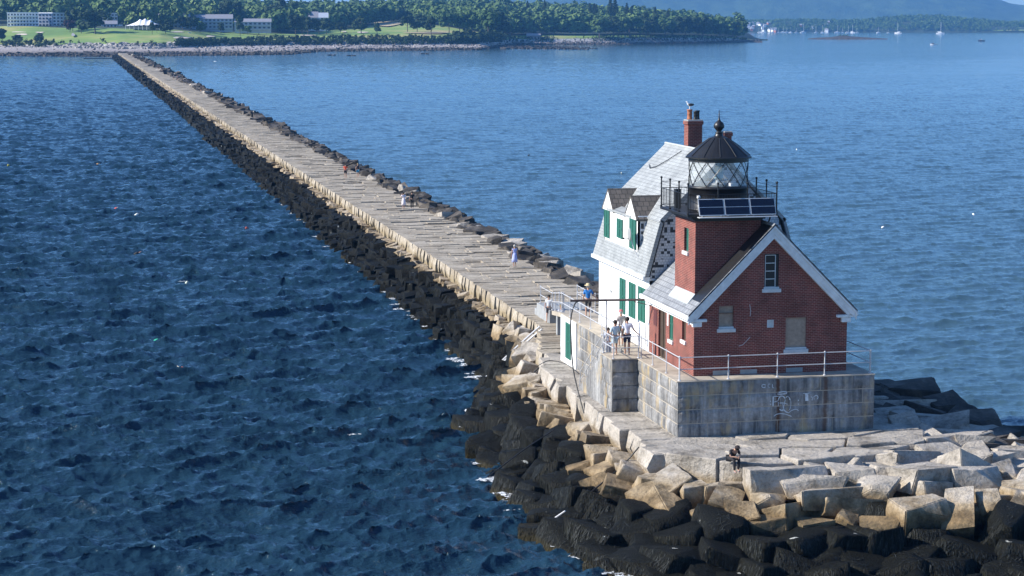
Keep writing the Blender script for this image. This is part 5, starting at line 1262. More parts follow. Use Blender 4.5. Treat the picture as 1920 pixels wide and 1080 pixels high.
o = link('foam', npmesh('foam', V, F, M['foam'], True)); tag(o, 'white foam where waves break against the seaweed boulders', 'foam', kind='stuff')

# ------------------------------------------------------------------ the shore
def interp(a, xs, ys): return float(np.interp(a, xs, ys))
AX = [-400, 0, 220, 300, 420, 545, 600, 760, 900, 960, 1200, 1300, 1375, 1425, 1440]
P_W = [105, 105, 107, 105.5, 104.5, 102.5, 97, 95.5, 94, 84.5, 83, 82, 79, 76.3, 76]
P_R = [101, 101, 98, 98, 98.5, 97, 93, 91, 90.5, 82, 80.5, 79, 77, 75.8, 75.8]
P_B = [88, 88, 90, 90, 86, 85, 84.5, 84, 83, 79.5, 76.5, 75, 74.5, 75.6, 75.8]
P_K = [82, 82, 80, 80, 78, 74, 73, 72, 72, 71, 68, 68, 71, 75.4, 75.7]
P_L = [51, 50, 54, 56, 61, 62, 60, 39, 60, 66, 66, 66.5, 70, 75.2, 75.6]
D_L = [150, 150, 150, 150, 160, 200, 260, 520, 240, 60, 30, 20, 14, 6, 2]
SKY = [-12, -6, 8, 2, 6, 12, 8, 6, 2, 8, 20, 28, 42, 75, 75.5]
def dist_for(a, y, z):
    r = ray(a, y); return (z - CAM.z) / r.z * math.hypot(r.x, r.y)
def z_for(a, y, D):
    r = ray(a, y); return CAM.z + r.z / math.hypot(r.x, r.y) * D
def knots(a):
    g = lambda T: interp(a, AX, T)
    K = [(dist_for(a, g(P_W), 0) - 25, -1.5), (dist_for(a, g(P_W), 0), .0)]
    D = max(K[-1][0] + 4, dist_for(a, g(P_R), 1.3)); K.append((D, z_for(a, g(P_R), D)))
    D = max(D + 6, dist_for(a, g(P_B), 3.6)); K.append((D, z_for(a, g(P_B), D)))
    D += 14; K.append((D, z_for(a, g(P_K), D)))
    D += g(D_L); K.append((D, z_for(a, g(P_L), D)))
    wd = 620 if a < 1380 else 620 - (a - 1380) * 10
    yr = g(SKY) + (20 if a < 1380 else 1)
    D += max(60, wd); K.append((D, max(K[-1][1] + .5, z_for(a, yr, D)))); K.append((D + 500, K[-1][1] - 10))
    return K
def ground_z(a, D):
    K = knots(a); return float(np.interp(D, [k[0] for k in K], [k[1] for k in K]))
def pt_at(a, D, z=None):
    r = ray(a, 45); h = math.hypot(r.x, r.y); return Vector((CAM.x + r.x / h * D, CAM.y + r.y / h * D, ground_z(a, D) if z is None else z))
def march(a, y):                         # where the line of sight through a pixel meets the land
    r = ray(a, y); h = math.hypot(r.x, r.y); K = knots(a); xs = [k[0] for k in K]; zs = [k[1] for k in K]
    for D in np.arange(1200, 3200, 2.0):
        if CAM.z + r.z / h * D <= np.interp(D, xs, zs): return D
    return 1900
def m_shore():
    b = NB('pebble_shore'); z = b.sep()[2]; n = b.noise(b.pos(), .10, 6, .75); n2 = b.noise(b.pos(), .5, 5, .8)
    zz = b.math('ADD', b.math('DIVIDE', z, 6), b.math('MULTIPLY', b.math('SUBTRACT', n, .5), .35))
    c = b.ramp(zz, [(.0, (.02, .02, .015)), (.20, (.05, .045, .035)), (.27, (.26, .22, .19)), (.42, (.42, .36, .33)), (.75, (.50, .47, .44))])
    c = b.mix(1, c, b.ramp(n2, [(.35, (.35, .35, .37)), (.5, (.9, .9, .9)), (.65, (1.3, 1.3, 1.3))]), 'MULTIPLY')
    return b.out(c, .9, b.bump(n2, 1, 1.0))
def m_grass():
    b = NB('lawn'); n = b.noise(b.pos(), .012, 4, .6); n2 = b.noise(b.pos(), .08, 4, .6)
    c = b.ramp(n, [(.35, (.13, .23, .045)), (.5, (.21, .30, .06)), (.60, (.33, .32, .10)), (.72, (.44, .35, .16))])
    c = b.mix(1, c, b.ramp(n2, [(.3, (.82, .82, .82)), (.7, (1.1, 1.1, 1.1))]), 'MULTIPLY')
    return b.out(c, .95)
M['shore'] = m_shore(); M['lawn'] = m_grass(); M['forest_floor'] = flat('forest_floor', (.03, .045, .02))
def terrain():
    As = np.arange(-400, 1441, 5.0); sub = [3, 6, 8, 3, 14, 10, 3]
    rows = []
    for a in As:
        K = knots(a); line = []
        for i in range(len(K) - 1):
            for j in range(sub[i]):
                t = j / sub[i]; D = K[i][0] + (K[i + 1][0] - K[i][0]) * t; z = K[i][1] + (K[i + 1][1] - K[i][1]) * t
                if i in (1, 2, 3): z += .5 * noise.noise(Vector((a * .08, D * .09, 0))) * (1 if i > 1 else .8)
                if i >= 4: z += 1.2 * noise.noise(Vector((a * .01, D * .006, 3))) * min(1, t * 4 if i == 4 else 1)
                p = pt_at(a, D, z); line.append((p.x, p.y, p.z))
        p = pt_at(a, K[-1][0], K[-1][1]); line.append((p.x, p.y, p.z)); rows.append(line)
    n = len(rows[0]); cut1 = sum(sub[:4]); cut2 = sum(sub[:5])
    for name, i0, i1, mt in (('shore', 0, cut1 - 1, 'shore'), ('lawn', cut1 - 1, cut2, 'lawn'), ('wooded_hill', cut2, n - 1, 'forest_floor')):
        V = [p for r in rows for p in r[i0:i1 + 1]]; k = i1 - i0 + 1
        F = [(i * k + j, i * k + j + 1, (i + 1) * k + j + 1, (i + 1) * k + j)[::-1] for i in range(len(rows) - 1) for j in range(k - 1)]
        tag(link(name, npmesh(name, V, F, M[mt], True)), kind='structure')
terrain()
# golf bunkers, tracks and pale patches as thin sheets on the lawn
M['sand'] = flat('bunker_sand', (.62, .52, .42)); M['track'] = flat('grey_track', (.30, .30, .30)); M['dry'] = flat('dry_field', (.46, .36, .2))
def patch(px0, px1, py0, py1, mt, name, lab, kind='structure'):
    V = []; n = 12; m_ = 4; cx, cy = (px0 + px1) / 2, (py0 + py1) / 2
    for j in range(m_ + 1):
        for i in range(n):
            a = 2 * math.pi * i / n; k = (j + .02) / m_ * (1 + .15 * math.sin(a * 3 + px0)); x = cx + (px1 - px0) / 2 * math.cos(a) * k; y_ = cy + (py1 - py0) / 2 * math.sin(a) * k
            D = march(x, y_); p = pt_at(x, D); V.append((p.x, p.y, p.z + .8))
    F = [(j * n + i, j * n + (i + 1) % n, (j + 1) * n + (i + 1) % n, (j + 1) * n + i) for j in range(m_) for i in range(n)]
    o = link(name, npmesh(name, V, F, M[mt], True)); tag(o, kind='structure')
for q in ((66, 82, 61.5, 63.5), (20, 48, 61, 62.5), (30, 52, 65, 67.5), (320, 345, 60.5, 62.5), (322, 360, 71, 74), (385, 402, 68.5, 71), (560, 592, 66.5, 68.5), (668, 690, 60.8, 63), (640, 650, 60, 61.5)): patch(*q, 'sand', 'sand_bunker', '')
patch(700, 752, 41, 50, 'dry', 'dry_field', ''); patch(758, 845, 61, 64, 'dry', 'dry_field', ''); patch(640, 700, 39.5, 44, 'lawn', 'far_lawn', '')
patch(133, 140, 64, 70, 'track', 'cart_track', '')

# ------------------------------------------------------------------ trees
def m_leaf(name, c1, c2, c3, sc=.35):
    b = NB(name); n = b.noise(b.pos(), sc, 4, .7); n2 = b.noise(b.pos(), sc * 6, 3, .7)
    oi = b.n('ShaderNodeObjectInfo')
    c = b.ramp(n, [(.32, c1), (.5, c2), (.68, c3)]); c = b.mix(.8, c, b.ramp(n2, [(.3, (.55, .55, .55)), (.7, (1.35, 1.35, 1.3))]), 'MULTIPLY')
    c = b.mix(1, c, b.ramp(oi.outputs['Random'], [(0, (.75, .8, .75)), (1, (1.2, 1.15, 1.1))]), 'MULTIPLY')
    return b.out(c, .8, **{'Specular IOR Level': .2})
M['leaf'] = m_leaf('broadleaf_foliage', (.030, .062, .020), (.060, .110, .032), (.105, .170, .055))
M['leaf_d'] = m_leaf('dark_foliage', (.016, .034, .014), (.030, .055, .022), (.050, .080, .032))
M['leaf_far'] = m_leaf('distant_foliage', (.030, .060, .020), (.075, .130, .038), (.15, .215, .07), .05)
M['purple'] = m_leaf('purple_foliage', (.03, .014, .02), (.055, .025, .035), (.08, .04, .05))
M['bark'] = flat('bark', (.10, .08, .06))
def leafcloud(rnd, lumps, n, size):
    """small leaf-sized faces spread over the lumps of a crown"""
    V = []; F = []
    per = n // len(lumps)
    for (cx, cy, cz, r) in lumps:
        for _ in range(per):
            d = Vector((rnd.gauss(0, 1), rnd.gauss(0, 1), rnd.gauss(0, 1))).normalized(); k = rnd.uniform(.72, 1.08)
            p = Vector((cx, cy, cz)) + Vector((d.x * r * k, d.y * r * k, d.z * r * .8 * k)); nrm = (d + Vector((rnd.uniform(-.6, .6), rnd.uniform(-.6, .6), rnd.uniform(-.2, .9)))).normalized()
            u = nrm.orthogonal().normalized(); v = nrm.cross(u); s_ = size * rnd.uniform(.6, 1.4); o = len(V)
            V += [p + u * s_, p + v * s_ * .8, p - u * s_, p - v * s_ * .8]; F.append((o, o + 1, o + 2, o + 3))
    return V, F
def crown_proto(seed, kind, mat):
    rnd = random.Random(seed); lumps = []
    if kind == 'round':
        for _ in range(16):
            a = rnd.uniform(0, 6.28); q = rnd.uniform(0, .38); z = rnd.uniform(.32, .86); lumps.append((math.cos(a) * q * (1.15 - abs(z - .6)), math.sin(a) * q * (1.15 - abs(z - .6)), z, rnd.uniform(.11, .19)))
    elif kind == 'pine':
        for _ in range(15):
            a = rnd.uniform(0, 6.28); q = rnd.uniform(.05, .36); z = rnd.uniform(.42, .95); lumps.append((math.cos(a) * q * (1.3 - z), math.sin(a) * q * (1.3 - z), z, rnd.uniform(.06, .13)))
    else:
        for k in range(16):
            z = .15 + .8 * k / 15; q = .20 * (1 - z) + .02; a = k * 2.4; lumps.append((math.cos(a) * q * .6, math.sin(a) * q * .6, z, q * .75 + .02))
    V, F = leafcloud(rnd, lumps, 1500, .046 if kind != 'spruce' else .026)
    me = npmesh('crown', [tuple(v) for v in V], F, mat); return me
def trunk_proto(seed):
    rnd = random.Random(seed); m = MB(); m.tube([(0, 0, -.03), (.005, 0, .2), (.01, .01, .45), (0, 0, .7)], .018, 6)
    for _ in range(5):
        a = rnd.uniform(0, 6.28); z = rnd.uniform(.28, .5); m.tube([(0, 0, z), (math.cos(a) * .12, math.sin(a) * .12, z + .12), (math.cos(a) * .2, math.sin(a) * .2, z + .25)], .008, 4)
    return m.mesh('trunk', M['bark'])
TR = trunk_proto(1)
CR = {(k, c): [crown_proto(i * 7 + hash_, k, M[c]) for i in range(3)] for hash_, (k, c) in enumerate((('round', 'leaf'), ('round', 'leaf_d'), ('pine', 'leaf_d'), ('spruce', 'leaf_d'), ('round', 'purple')))}
tc = 0
def tree(a, ybase, hpx, wf, kind, col, label, group='trees near the shore'):
    global tc
    D = march(a, ybase); p = pt_at(a, D); h = hpx * 1.2 * D / F_PX; e = empty('tree', (p.x, p.y, p.z - .2), tc * 1.3); tag(e, label, 'tree', group); e.scale = (h * wf, h * wf, h); tc += 1
    for nm_, me in (('trunk', TR), ('crown', CR[(kind, col)][tc % 3])):
        o = bpy.data.objects.new(nm_, me); COL.objects.link(o); o.parent = e
LT = [  # x, base y, height px, width factor, kind, colour, label
 (136, 58, 34, .95, 'round', 'leaf_d', 'large dark tree hiding the middle of the white hotel, left of the purple tree'), (131, 60, 20, 1.1, 'round', 'purple', 'purple-leaved tree in front of the hotel'),
 (178, 63, 38, 1.5, 'round', 'leaf_d', 'broad dark green tree in front of the right part of the hotel'), (152, 62, 22, 1.3, 'round', 'leaf', 'smaller green tree between the purple tree and the broad dark one'),
 (3, 80, 23, 1.3, 'round', 'leaf_d', 'dark tree at the left picture edge by the beach'), (30, 80, 13, 1.6, 'round', 'leaf_d', 'low wide dark bush-like tree right of the left edge tree'), (74, 82, 17, 1.2, 'round', 'leaf_d', 'single round tree on the grass above the beach, below the hotel wing'),
 (285, 64, 18, 1.2, 'pine', 'leaf_d', 'small dark tree in front of the white tent, left one'), (294, 62, 15, 1.1, 'pine', 'leaf_d', 'small dark tree in front of the white tent, right one'), (310, 64, 24, 1.2, 'round', 'leaf_d', 'dark tree between the tent and the grey condominiums'),
 (342, 58, 25, 1.1, 'round', 'leaf_d', 'dark tree covering the left condominium block'), (357, 59, 24, 1.2, 'round', 'leaf_d', 'dark round tree at the gap of the condominium blocks'), (375, 62, 20, 1.2, 'round', 'leaf', 'lighter round tree in front of the middle condominiums'),
 (414, 65, 18, 1.1, 'pine', 'leaf_d', 'slim dark tree in front of the right condominiums'), (426, 58, 52, .9, 'pine', 'leaf_d', 'tallest pine rising above the condominium roofs'), (444, 56, 46, 1.1, 'round', 'leaf_d', 'tall wide tree behind the right condominium roofs'),
 (450, 69, 32, .9, 'pine', 'leaf_d', 'tall pine standing forward on the golf lawn with a bare trunk'), (464, 66, 16, 1.1, 'round', 'leaf', 'pale green tree right of the forward pine'), (485, 65, 22, 1.1, 'pine', 'leaf_d', 'dark pine between the condominium end and the wood'),
 (499, 64, 18, 1.0, 'round', 'leaf_d', 'greyish slim tree at the condominium end'), (520, 58, 42, 1.2, 'round', 'leaf_d', 'big dark tree at the start of the dense row, left one'), (534, 58, 50, 1.1, 'round', 'leaf_d', 'big dark tree at the start of the dense row, right one'), (505, 57, 34, 1.2, 'round', 'leaf_d', 'dark tree right behind the slim greyish tree'),
 (554, 66, 34, 1.0, 'round', 'leaf_d', 'first dark tree of the row left of the pale houses'), (566, 64, 28, 1.0, 'pine', 'leaf_d', 'second dark tree of the row in front of the pale houses'), (577, 65, 30, 1.0, 'round', 'leaf_d', 'third dark tree of the row in front of the pale houses'), (598, 64, 26, 1.1, 'round', 'leaf_d', 'fourth dark tree of the row, under the green-roofed house'), (612, 64, 26, 1.1, 'round', 'leaf_d', 'fifth dark tree at the right end of the row by the pale houses'),
 (516, 72, 7, 1.6, 'round', 'leaf', 'small round shrub standing above the dark hedge'), (638, 62, 18, 1.3, 'round', 'leaf_d', 'round tree on the golf lawn, left of the lone pair'), (677, 64, 29, 1.15, 'round', 'leaf_d', 'left round tree of the lone pair on the open golf lawn'), (707, 67, 20, 1.3, 'pine', 'leaf_d', 'right spreading pine of the lone pair on the open golf lawn'),
 (764, 61, 28, 1.3, 'pine', 'leaf_d', 'leaning pine left of the dark wood edge'), (782, 61, 30, 1.3, 'round', 'leaf_d', 'dense dark round tree beside the leaning pine'), (808, 70, 32, 1.2, 'pine', 'leaf_d', 'flat-topped pine in front of the wood by the dry grass'), (842, 62, 34, 1.1, 'round', 'leaf', 'green tree over the dry grass strip, left'), (862, 62, 36, 1.1, 'round', 'leaf', 'green tree over the dry grass strip, middle'), (884, 63, 36, 1.1, 'round', 'leaf', 'green tree over the dry grass strip, right'),
 (915, 74, 46, 1.25, 'round', 'leaf', 'large green tree above the dark bushy point'), (936, 74, 44, 1.2, 'round', 'leaf_d', 'large dark tree at the right end of the bushy point'), (1034, 66, 20, .8, 'round', 'leaf', 'pale slim tree in front of the shaded wood right of the stone cottage'), (1012, 66, 28, 1.0, 'round', 'leaf', 'green tree right behind the stone cottage'),
 (1124, 72, 38, 1.2, 'round', 'leaf', 'wide green tree at the left end of the wooded point'), (1150, 70, 34, 1.2, 'round', 'leaf_d', 'dark tree second from the left on the wooded point'), (1180, 70, 34, 1.2, 'round', 'leaf', 'green tree over the small lit grass patch on the wooded point'), (1215, 68, 38, 1.2, 'round', 'leaf_d', 'dark tree above the rocky slope of the wooded point'), (1248, 70, 34, 1.2, 'round', 'leaf', 'green tree in the middle right of the wooded point'),
 (1285, 72, 36, 1.2, 'round', 'leaf_d', 'dark tree near the right end of the wooded point'), (1318, 71, 34, 1.2, 'round', 'leaf_d', 'third tree from the tip of the wooded point'), (1350, 71, 34, 1.2, 'round', 'leaf', 'second tree from the tip of the wooded point'), (1374, 70, 28, 1.2, 'round', 'leaf_d', 'last tree at the tip of the wooded point'),
]
for q in LT: tree(*q)
SP = [(1144, 24, 34, 'tall dark spruce on the wood skyline, left of the tallest pair'), (1153, 24, 34, 'tall dark spruce on the wood skyline, right of the tallest pair'), (1175, 26, 26, 'dark spruce on the skyline right of the tallest pair'), (1184, 27, 20, 'smaller dark spruce leaning against the skyline spruce'), (1114, 22, 20, 'slim spruce on the skyline left of the tallest pair'), (1118, 22, 18, 'second slim spruce just beside the slim one'), (1106, 20, 18, 'spruce tip left of the two slim ones on the skyline'), (1228, 30, 22, 'single spruce above the round tree tops on the right skyline'), (1252, 36, 22, 'thin dead-looking spruce at the right of the skyline'), (1021, 14, 18, 'broad dark conifer on the skyline above the stone cottage'), (989, 14, 16, 'broad dark conifer on the skyline left of the cottage')]
for x, yb, hp, lab in SP:
    D = 2350; p = pt_at(x, D); r = ray(x, yb); h = hp * .8 * D / F_PX; z = z_for(x, yb, D)
    e = empty('spruce', (p.x, p.y, z - h * .25), x); tag(e, lab, 'tree', 'spruces on the wooded skyline'); h *= 1.25; e.scale = (h * 1.1, h * 1.1, h)
    for nm_, me in (('trunk', TR), ('crown', CR[('spruce', 'leaf_d')][x % 3])):
        o = bpy.data.objects.new(nm_, me); COL.objects.link(o); o.parent = e
# the wood itself: far too many crowns to count
def far_wood(name, spots, n_leaf, lab, mat):
    rs = np.random.RandomState(4); N = len(spots); base = np.array(spots)      # x,y,z,h
    nl = 6; C = []; 
    ang = rs.uniform(0, 6.28, (N, nl)); q = rs.uniform(0, .28, (N, nl)); zz = rs.uniform(.35, .86, (N, nl)); rr = rs.uniform(.16, .26, (N, nl))
    h = base[:, 3:4]; cx = base[:, 0:1] + np.cos(ang) * q * h; cy = base[:, 1:2] + np.sin(ang) * q * h; cz = base[:, 2:3] + zz * h; cr = rr * h
    per = n_leaf // nl
    d = rs.normal(size=(N, nl, per, 3)); d /= np.linalg.norm(d, axis=-1, keepdims=True)
    p = np.stack([cx, cy, cz], -1)[:, :, None, :] + d * cr[:, :, None, None] * np.array([1, 1, .8]) * rs.uniform(.75, 1.05, (N, nl, per, 1))
    nr = d + rs.uniform(-.5, .5, d.shape) + np.array([0, 0, .3]); nr /= np.linalg.norm(nr, axis=-1, keepdims=True)
    t = np.cross(nr, np.array([.3, .5, .81])); t /= np.linalg.norm(t, axis=-1, keepdims=True) + 1e-9; b_ = np.cross(nr, t)
    s_ = (h[:, :, None, None] * .085) * rs.uniform(.7, 1.4, (N, nl, per, 1))
    V = np.stack([p + t * s_, p + b_ * s_, p - t * s_, p - b_ * s_], -2).reshape(-1, 3); F = np.arange(len(V)).reshape(-1, 4)
    o = link(name, npmesh(name, V, F, mat)); tag(o, lab, 'wood', kind='stuff')
rs = random.Random(9); spots = []
for i in range(3400):
    a = rs.uniform(-60, 1392); K = knots(a); D0, D1 = K[5][0], K[6][0]
    if rs.random() < .25: D = D0 + rs.uniform(0, 40)
    else: D = rs.uniform(D0, D1 + 20)
    if a < 230 and D < D0 + 75: continue
    if 230 < a < 500 and D < D0 + 60: continue
    if 575 < a < 620 and D < D0 + 60: continue
    h = rs.uniform(15, 25)
    p = pt_at(a, D); spots.append((p.x, p.y, p.z - 1, h))
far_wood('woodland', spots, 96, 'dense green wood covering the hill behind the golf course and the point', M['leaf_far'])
# shrub belt on the bank above the beach
spots = []
for i in range(3000):
    a = rs.uniform(-60, 1400)
    if 95 < a < 330 and rs.random() < .93: continue
    if a < 95 and rs.random() < .6: continue
    K = knots(a); D = rs.uniform(K[3][0] - 2, K[4][0] + 3); p = pt_at(a, D); h = rs.uniform(2.6, 5.0) * (1.9 if 850 < a < 945 else 1)
    if a > 960: h *= .6
    if 1040 < a < 1110 and rs.random() < .85: continue
    spots.append((p.x, p.y, p.z - .5, h))
far_wood('shrubs', spots, 60, 'dark shrub belt along the bank above the beach', M['leaf_d'])
# pale riprap and dark weedy rocks on the shore
def shore_rocks():
    A = []; B = []
    for i in range(3800):
        a = rs.uniform(-50, 1425); K = knots(a); u = rs.random()
        if u < .55: D = K[1][0] + rs.uniform(-4, K[2][0] - K[1][0]); L = B; s_ = rs.uniform(.5, 1.6)
        elif a > 360 or u < .65: D = rs.uniform(K[2][0], K[3][0]); L = A if rs.random() < .6 else B; s_ = rs.uniform(.3, 1.1)
        else: D = rs.uniform((K[2][0] + K[3][0]) / 2, K[4][0] - 4); L = A; s_ = rs.uniform(.8, 2.0); a = rs.uniform(100, 335)
        p = pt_at(a, D) if L is B or a > 360 else pt_at(a, rs.uniform(knots(a)[3][0] - 12, knots(a)[4][0] - 2))
        P = LOW[rs.randrange(8)]; L.append((P[0], P[1], (p.x, p.y, p.z + .1), (s_ * 1.5, s_ * 1.5, s_), (rs.uniform(-.4, .4), rs.uniform(-.4, .4), rs.uniform(0, 6))))
    for a, n, w0 in ((1030, 220, 0),):          # rocky spit in front of the cottage
        for i in range(420):
            x = rs.uniform(940, 1105); y_ = rs.uniform(87, 91.5) + (x - 940) * .012; p = atz(x, y_, 0); P = LOW[rs.randrange(8)]; s_ = rs.uniform(.6, 1.7) * (1.2 - (x - 940) / 250); B.append((P[0], P[1], (p.x, p.y, .2), (s_ * 2.6, s_ * 2, s_ * 1.3), (0, 0, rs.uniform(0, 6))))
    for x, y_ in ((658, 105), (797, 101.5), (622, 104), (1113, 91.5)):
        for k in range(4): p = atz(x + rs.uniform(-5, 5), y_, 0); P = LOW[k]; B.append((P[0], P[1], (p.x, p.y, .1), (3, 2, 1), (0, 0, k)))
    M['riprap'] = flat('pale_riprap', (.30, .28, .26)); M['wetrock'] = flat('wet_shore_rock', (.05, .042, .034))
    tag(link('riprap', merge(A, 'riprap', M['riprap'])), 'pale loose riprap stones on the upper beach', 'rocks', kind='stuff')
    tag(link('shore_rocks', merge(B, 'shore_rocks', M['wetrock'])), 'dark weedy rocks along the tide line of the far shore', 'rocks', kind='stuff')
shore_rocks()

# ------------------------------------------------------------------ buildings on the shore
M['hotelw'] = flat('hotel_white', (.86, .87, .88)); M['hotels'] = flat('slate_grey_and_recess_shade', (.42, .46, .52)); M['roofg'] = flat('grey_roof', (.26, .26, .29)); M['dkwin'] = flat('dark_opening', (.03, .04, .06), .3)
def block(px0, px1, ybase, ytop, D, depth, name, lab, cols, rows, wall='hotelw', roof=None, ang=0, balc=True, cat='building', group=None, roofh=0, wcol='dkwin'):
    p0 = pt_at(px0, D, 0); p1 = pt_at(px1, D + ang, 0); zb = z_for((px0 + px1) / 2, ybase, D); zt = z_for((px0 + px1) / 2, ytop, D)
    L = (p1 - p0).length; rz = math.atan2(p1.y - p0.y, p1.x - p0.x); e = empty(name, (p0.x, p0.y, zb), rz); tag(e, lab, cat, group); Hh = zt - zb
    def lp(nm_, mb, mat, par=e): o = bpy.data.objects.new(nm_, mb.mesh(nm_, M[mat])); COL.objects.link(o); o.parent = par; return o
    w_ = lp('wall', MB().box(0, L, 0, depth, -3, Hh), wall)
    if roof:
        m = MB()
        if roofh: m.prism([(-.8, Hh), (depth + .8, Hh), (depth / 2, Hh + roofh)], -.6, L + .6, 'x')
        else: m.box(-.4, L + .4, -.4, depth + .4, Hh + .002, Hh + .7)
        lp('roof', m, roof)
    if cols:
        fh_ = Hh / rows; cw = L / cols
        for j in range(rows):
            for i in range(cols):
                m = MB().box(i * cw + cw * .24, i * cw + cw * .76, -.12, .02, j * fh_ + fh_ * .30, j * fh_ + fh_ * .78); lp('window', m, wcol)
        if balc:
            for j in range(rows):
                m = MB().box(0, L, -1.5, -.13, j * fh_ + fh_ * .02, j * fh_ + fh_ * .09); m.box(0, L, -1.5, -1.42, j * fh_ + fh_ * .09, j * fh_ + fh_ * .34)
                lp('balcony', m, wall)
            m = MB()
            for i in range(0, cols + 1, 2): m.box(i * cw - .18, i * cw + .18, -1.62, -1.51, 0, Hh)
            if cols > 1: lp('column', m, wall)
    return e
G_ = 'white hotel wings'
DH = march(60, 52) + 20
block(14, 72, 50, 24.5, DH, 14, 'hotel', 'long white four-storey hotel wing with balconies at the far left', 10, 4, roof='hotelw', group=G_)
block(72, 98, 50, 25.5, DH + 16, 14, 'hotel', 'recessed hotel section, its shade painted as grey walls, joining the balcony wing and the sunlit wing', 4, 4, 'hotels', roof='hotelw', ang=-4, balc=False, group=G_)  # shade of the recess is put into the grey wall colour
block(99, 165, 49, 25, DH + 14, 16, 'hotel', 'sunlit white hotel wing partly hidden behind the dark and purple trees', 10, 4, roof='hotelw', ang=60, balc=False, group=G_)
block(190, 221, 50, 25.5, DH + 10, 14, 'hotel', 'right-hand hotel wing with blue-grey balconies beyond the broad tree', 5, 4, 'hotelw', roof='hotelw', group=G_)
block(193, 219, 60, 45, DH - 25, 10, 'annex', 'low grey annex with pitched roof in front of the right-hand hotel wing', 4, 2, 'hotels', roof='roofg', roofh=3, balc=False)
block(222, 230, 50, 46, DH + 5, 6, 'gatehouse', 'tiny white building right of the hotel', 0, 1)
DC = march(400, 61) + 14
block(287, 356, 53, 34, DC, 12, 'condominium', 'left grey condominium block with sloping roof behind the tent', 9, 3, 'hotels', roof='roofg', roofh=4, group='grey condominium blocks')
block(360, 436, 54, 35, DC + 8, 12, 'condominium', 'middle grey condominium block with white balconies', 10, 3, 'hotels', roof='roofg', roofh=4, group='grey condominium blocks')
block(440, 508, 56, 41, DC + 6, 12, 'condominium', 'right, lower grey condominium block behind the pines', 8, 2, 'hotels', roof='roofg', roofh=3, group='grey condominium blocks')
DW = march(600, 62) + 40
block(578, 596, 52, 33, DW, 12, 'house', 'white house with steep gable between the row trees', 3, 2, roof='roofg', roofh=6, balc=False)
block(594, 615, 52, 33, DW + 20, 12, 'house', 'pale house with light green-grey hipped roof beside the steep gable', 3, 2, roof='hotels', roofh=5, balc=False)
M['stonec'] = flat('pinkish_stone', (.34, .30, .30))
DS = march(1000, 73) 
block(988, 1013, 76, 67, DS, 8, 'cottage', 'low stone boathouse cottage with pale roof on the shore rocks', 4, 1, 'stonec', roof='stonec', roofh=2.5, balc=False)
# marquee
DT = march(268, 58) + 10; p = pt_at(270, DT, 0); zb = z_for(270, 54, DT); e = empty('marquee', (p.x, p.y, zb), -PSI); tag(e, 'white peaked marquee tent on the lawn between hotel and condominiums', 'tent')
sx = DT / F_PX
V = []; F = []; nx, ny = 41, 13; Lx = 62 * sx; Ly = 14
for j in range(ny):
    for i in range(nx):
        u = i / (nx - 1) * 2 - 1; v = j / (ny - 1) * 2 - 1; x = u * Lx / 2; h_ = 0
        for cx, hh in ((-.22, 5.2), (.08, 6.6), (.40, 5.2)): h_ = max(h_, hh * math.exp(-abs(u - cx) * 7) * math.exp(-abs(v) * 1.2))
        env = 1 - max(abs(u), abs(v)); z = 2.5 + 3.6 * min(1, env * 1.3) ** .8 * (1 - .35 * abs(v)) + h_ * .42
        V.append((x, v * Ly / 2, z))
for j in range(ny - 1):
    for i in range(nx - 1): F.append((j * nx + i, j * nx + i + 1, (j + 1) * nx + i + 1, (j + 1) * nx + i))
o = bpy.data.objects.new('canopy', npmesh('canopy', V, F, flat('white_canvas', (.85, .85, .85)), True)); COL.objects.link(o); o.parent = e
for k in range(9):
    o = bpy.data.objects.new('pole', MB().tube([(-Lx / 2 + k * Lx / 8, -Ly / 2 + .2, -1), (-Lx / 2 + k * Lx / 8, -Ly / 2 + .2, 3.2)], .2, 5).mesh('pole', M['trim'])); COL.objects.link(o); o.parent = e
p = pt_at(355, march(355, 63)); e = empty('golf_cart', p, 0); tag(e, 'tiny pale golf cart parked on the lawn below the condominiums', 'golf cart')
for nm_, q, mt in (('body', (-1.2, 1.2, -.6, .6, .3, 1.0), 'trim'), ('canopy', (-1.1, .9, -.65, .65, 1.9, 2.0), 'trim'), ('seat', (-.5, .2, -.55, .55, 1.0, 1.4), 'black')):
    o = bpy.data.objects.new(nm_, MB().bbox(*q, .03).mesh(nm_, M[mt])); COL.objects.link(o); o.parent = e
for k in range(4):
    o = bpy.data.objects.new('wheel', MB().lathe(0, 0, [(.28, -.1), (.28, .1)], 10).mesh('wheel', M['black'])); o.rotation_euler = (R(90), 0, 0); o.location = ((-.8, .8)[k % 2], (-.6, .6)[k // 2], .28); COL.objects.link(o); o.parent = e

# ------------------------------------------------------------------ island, village shore, hills
def low_hill(name, AXs, TOP, D, depth, base_y, mat, zb=None, bump=2, kind='structure', lab=None):
    rows = []; As = np.arange(AXs[0], AXs[-1] + .1, max(2, (AXs[-1] - AXs[0]) / 300))
    for a in As:
        zt = z_for(a, interp(a, AXs, TOP), D + depth * .5); line = []
        for k in range(13):
            t = k / 12; d = D + depth * t; z = (zt + bump * noise.noise(Vector((a * .03, t * 3, 1)))) * math.sin(min(1, t * 2) * math.pi / 2) ** .8 if t <= .5 else zt * (1.15 - .3 * t); z = z if k else -2
            p = pt_at(a, d, z); line.append(tuple(p))
        rows.append(line)
    n = 13; V = [p for r in rows for p in r]; F = [(i * n + j, i * n + j + 1, (i + 1) * n + j + 1, (i + 1) * n + j)[::-1] for i in range(len(rows) - 1) for j in range(n - 1)]
    o = link(name, npmesh(name, V, F, M[mat] if isinstance(mat, str) else mat, True)); tag(o, lab, kind=kind); return o
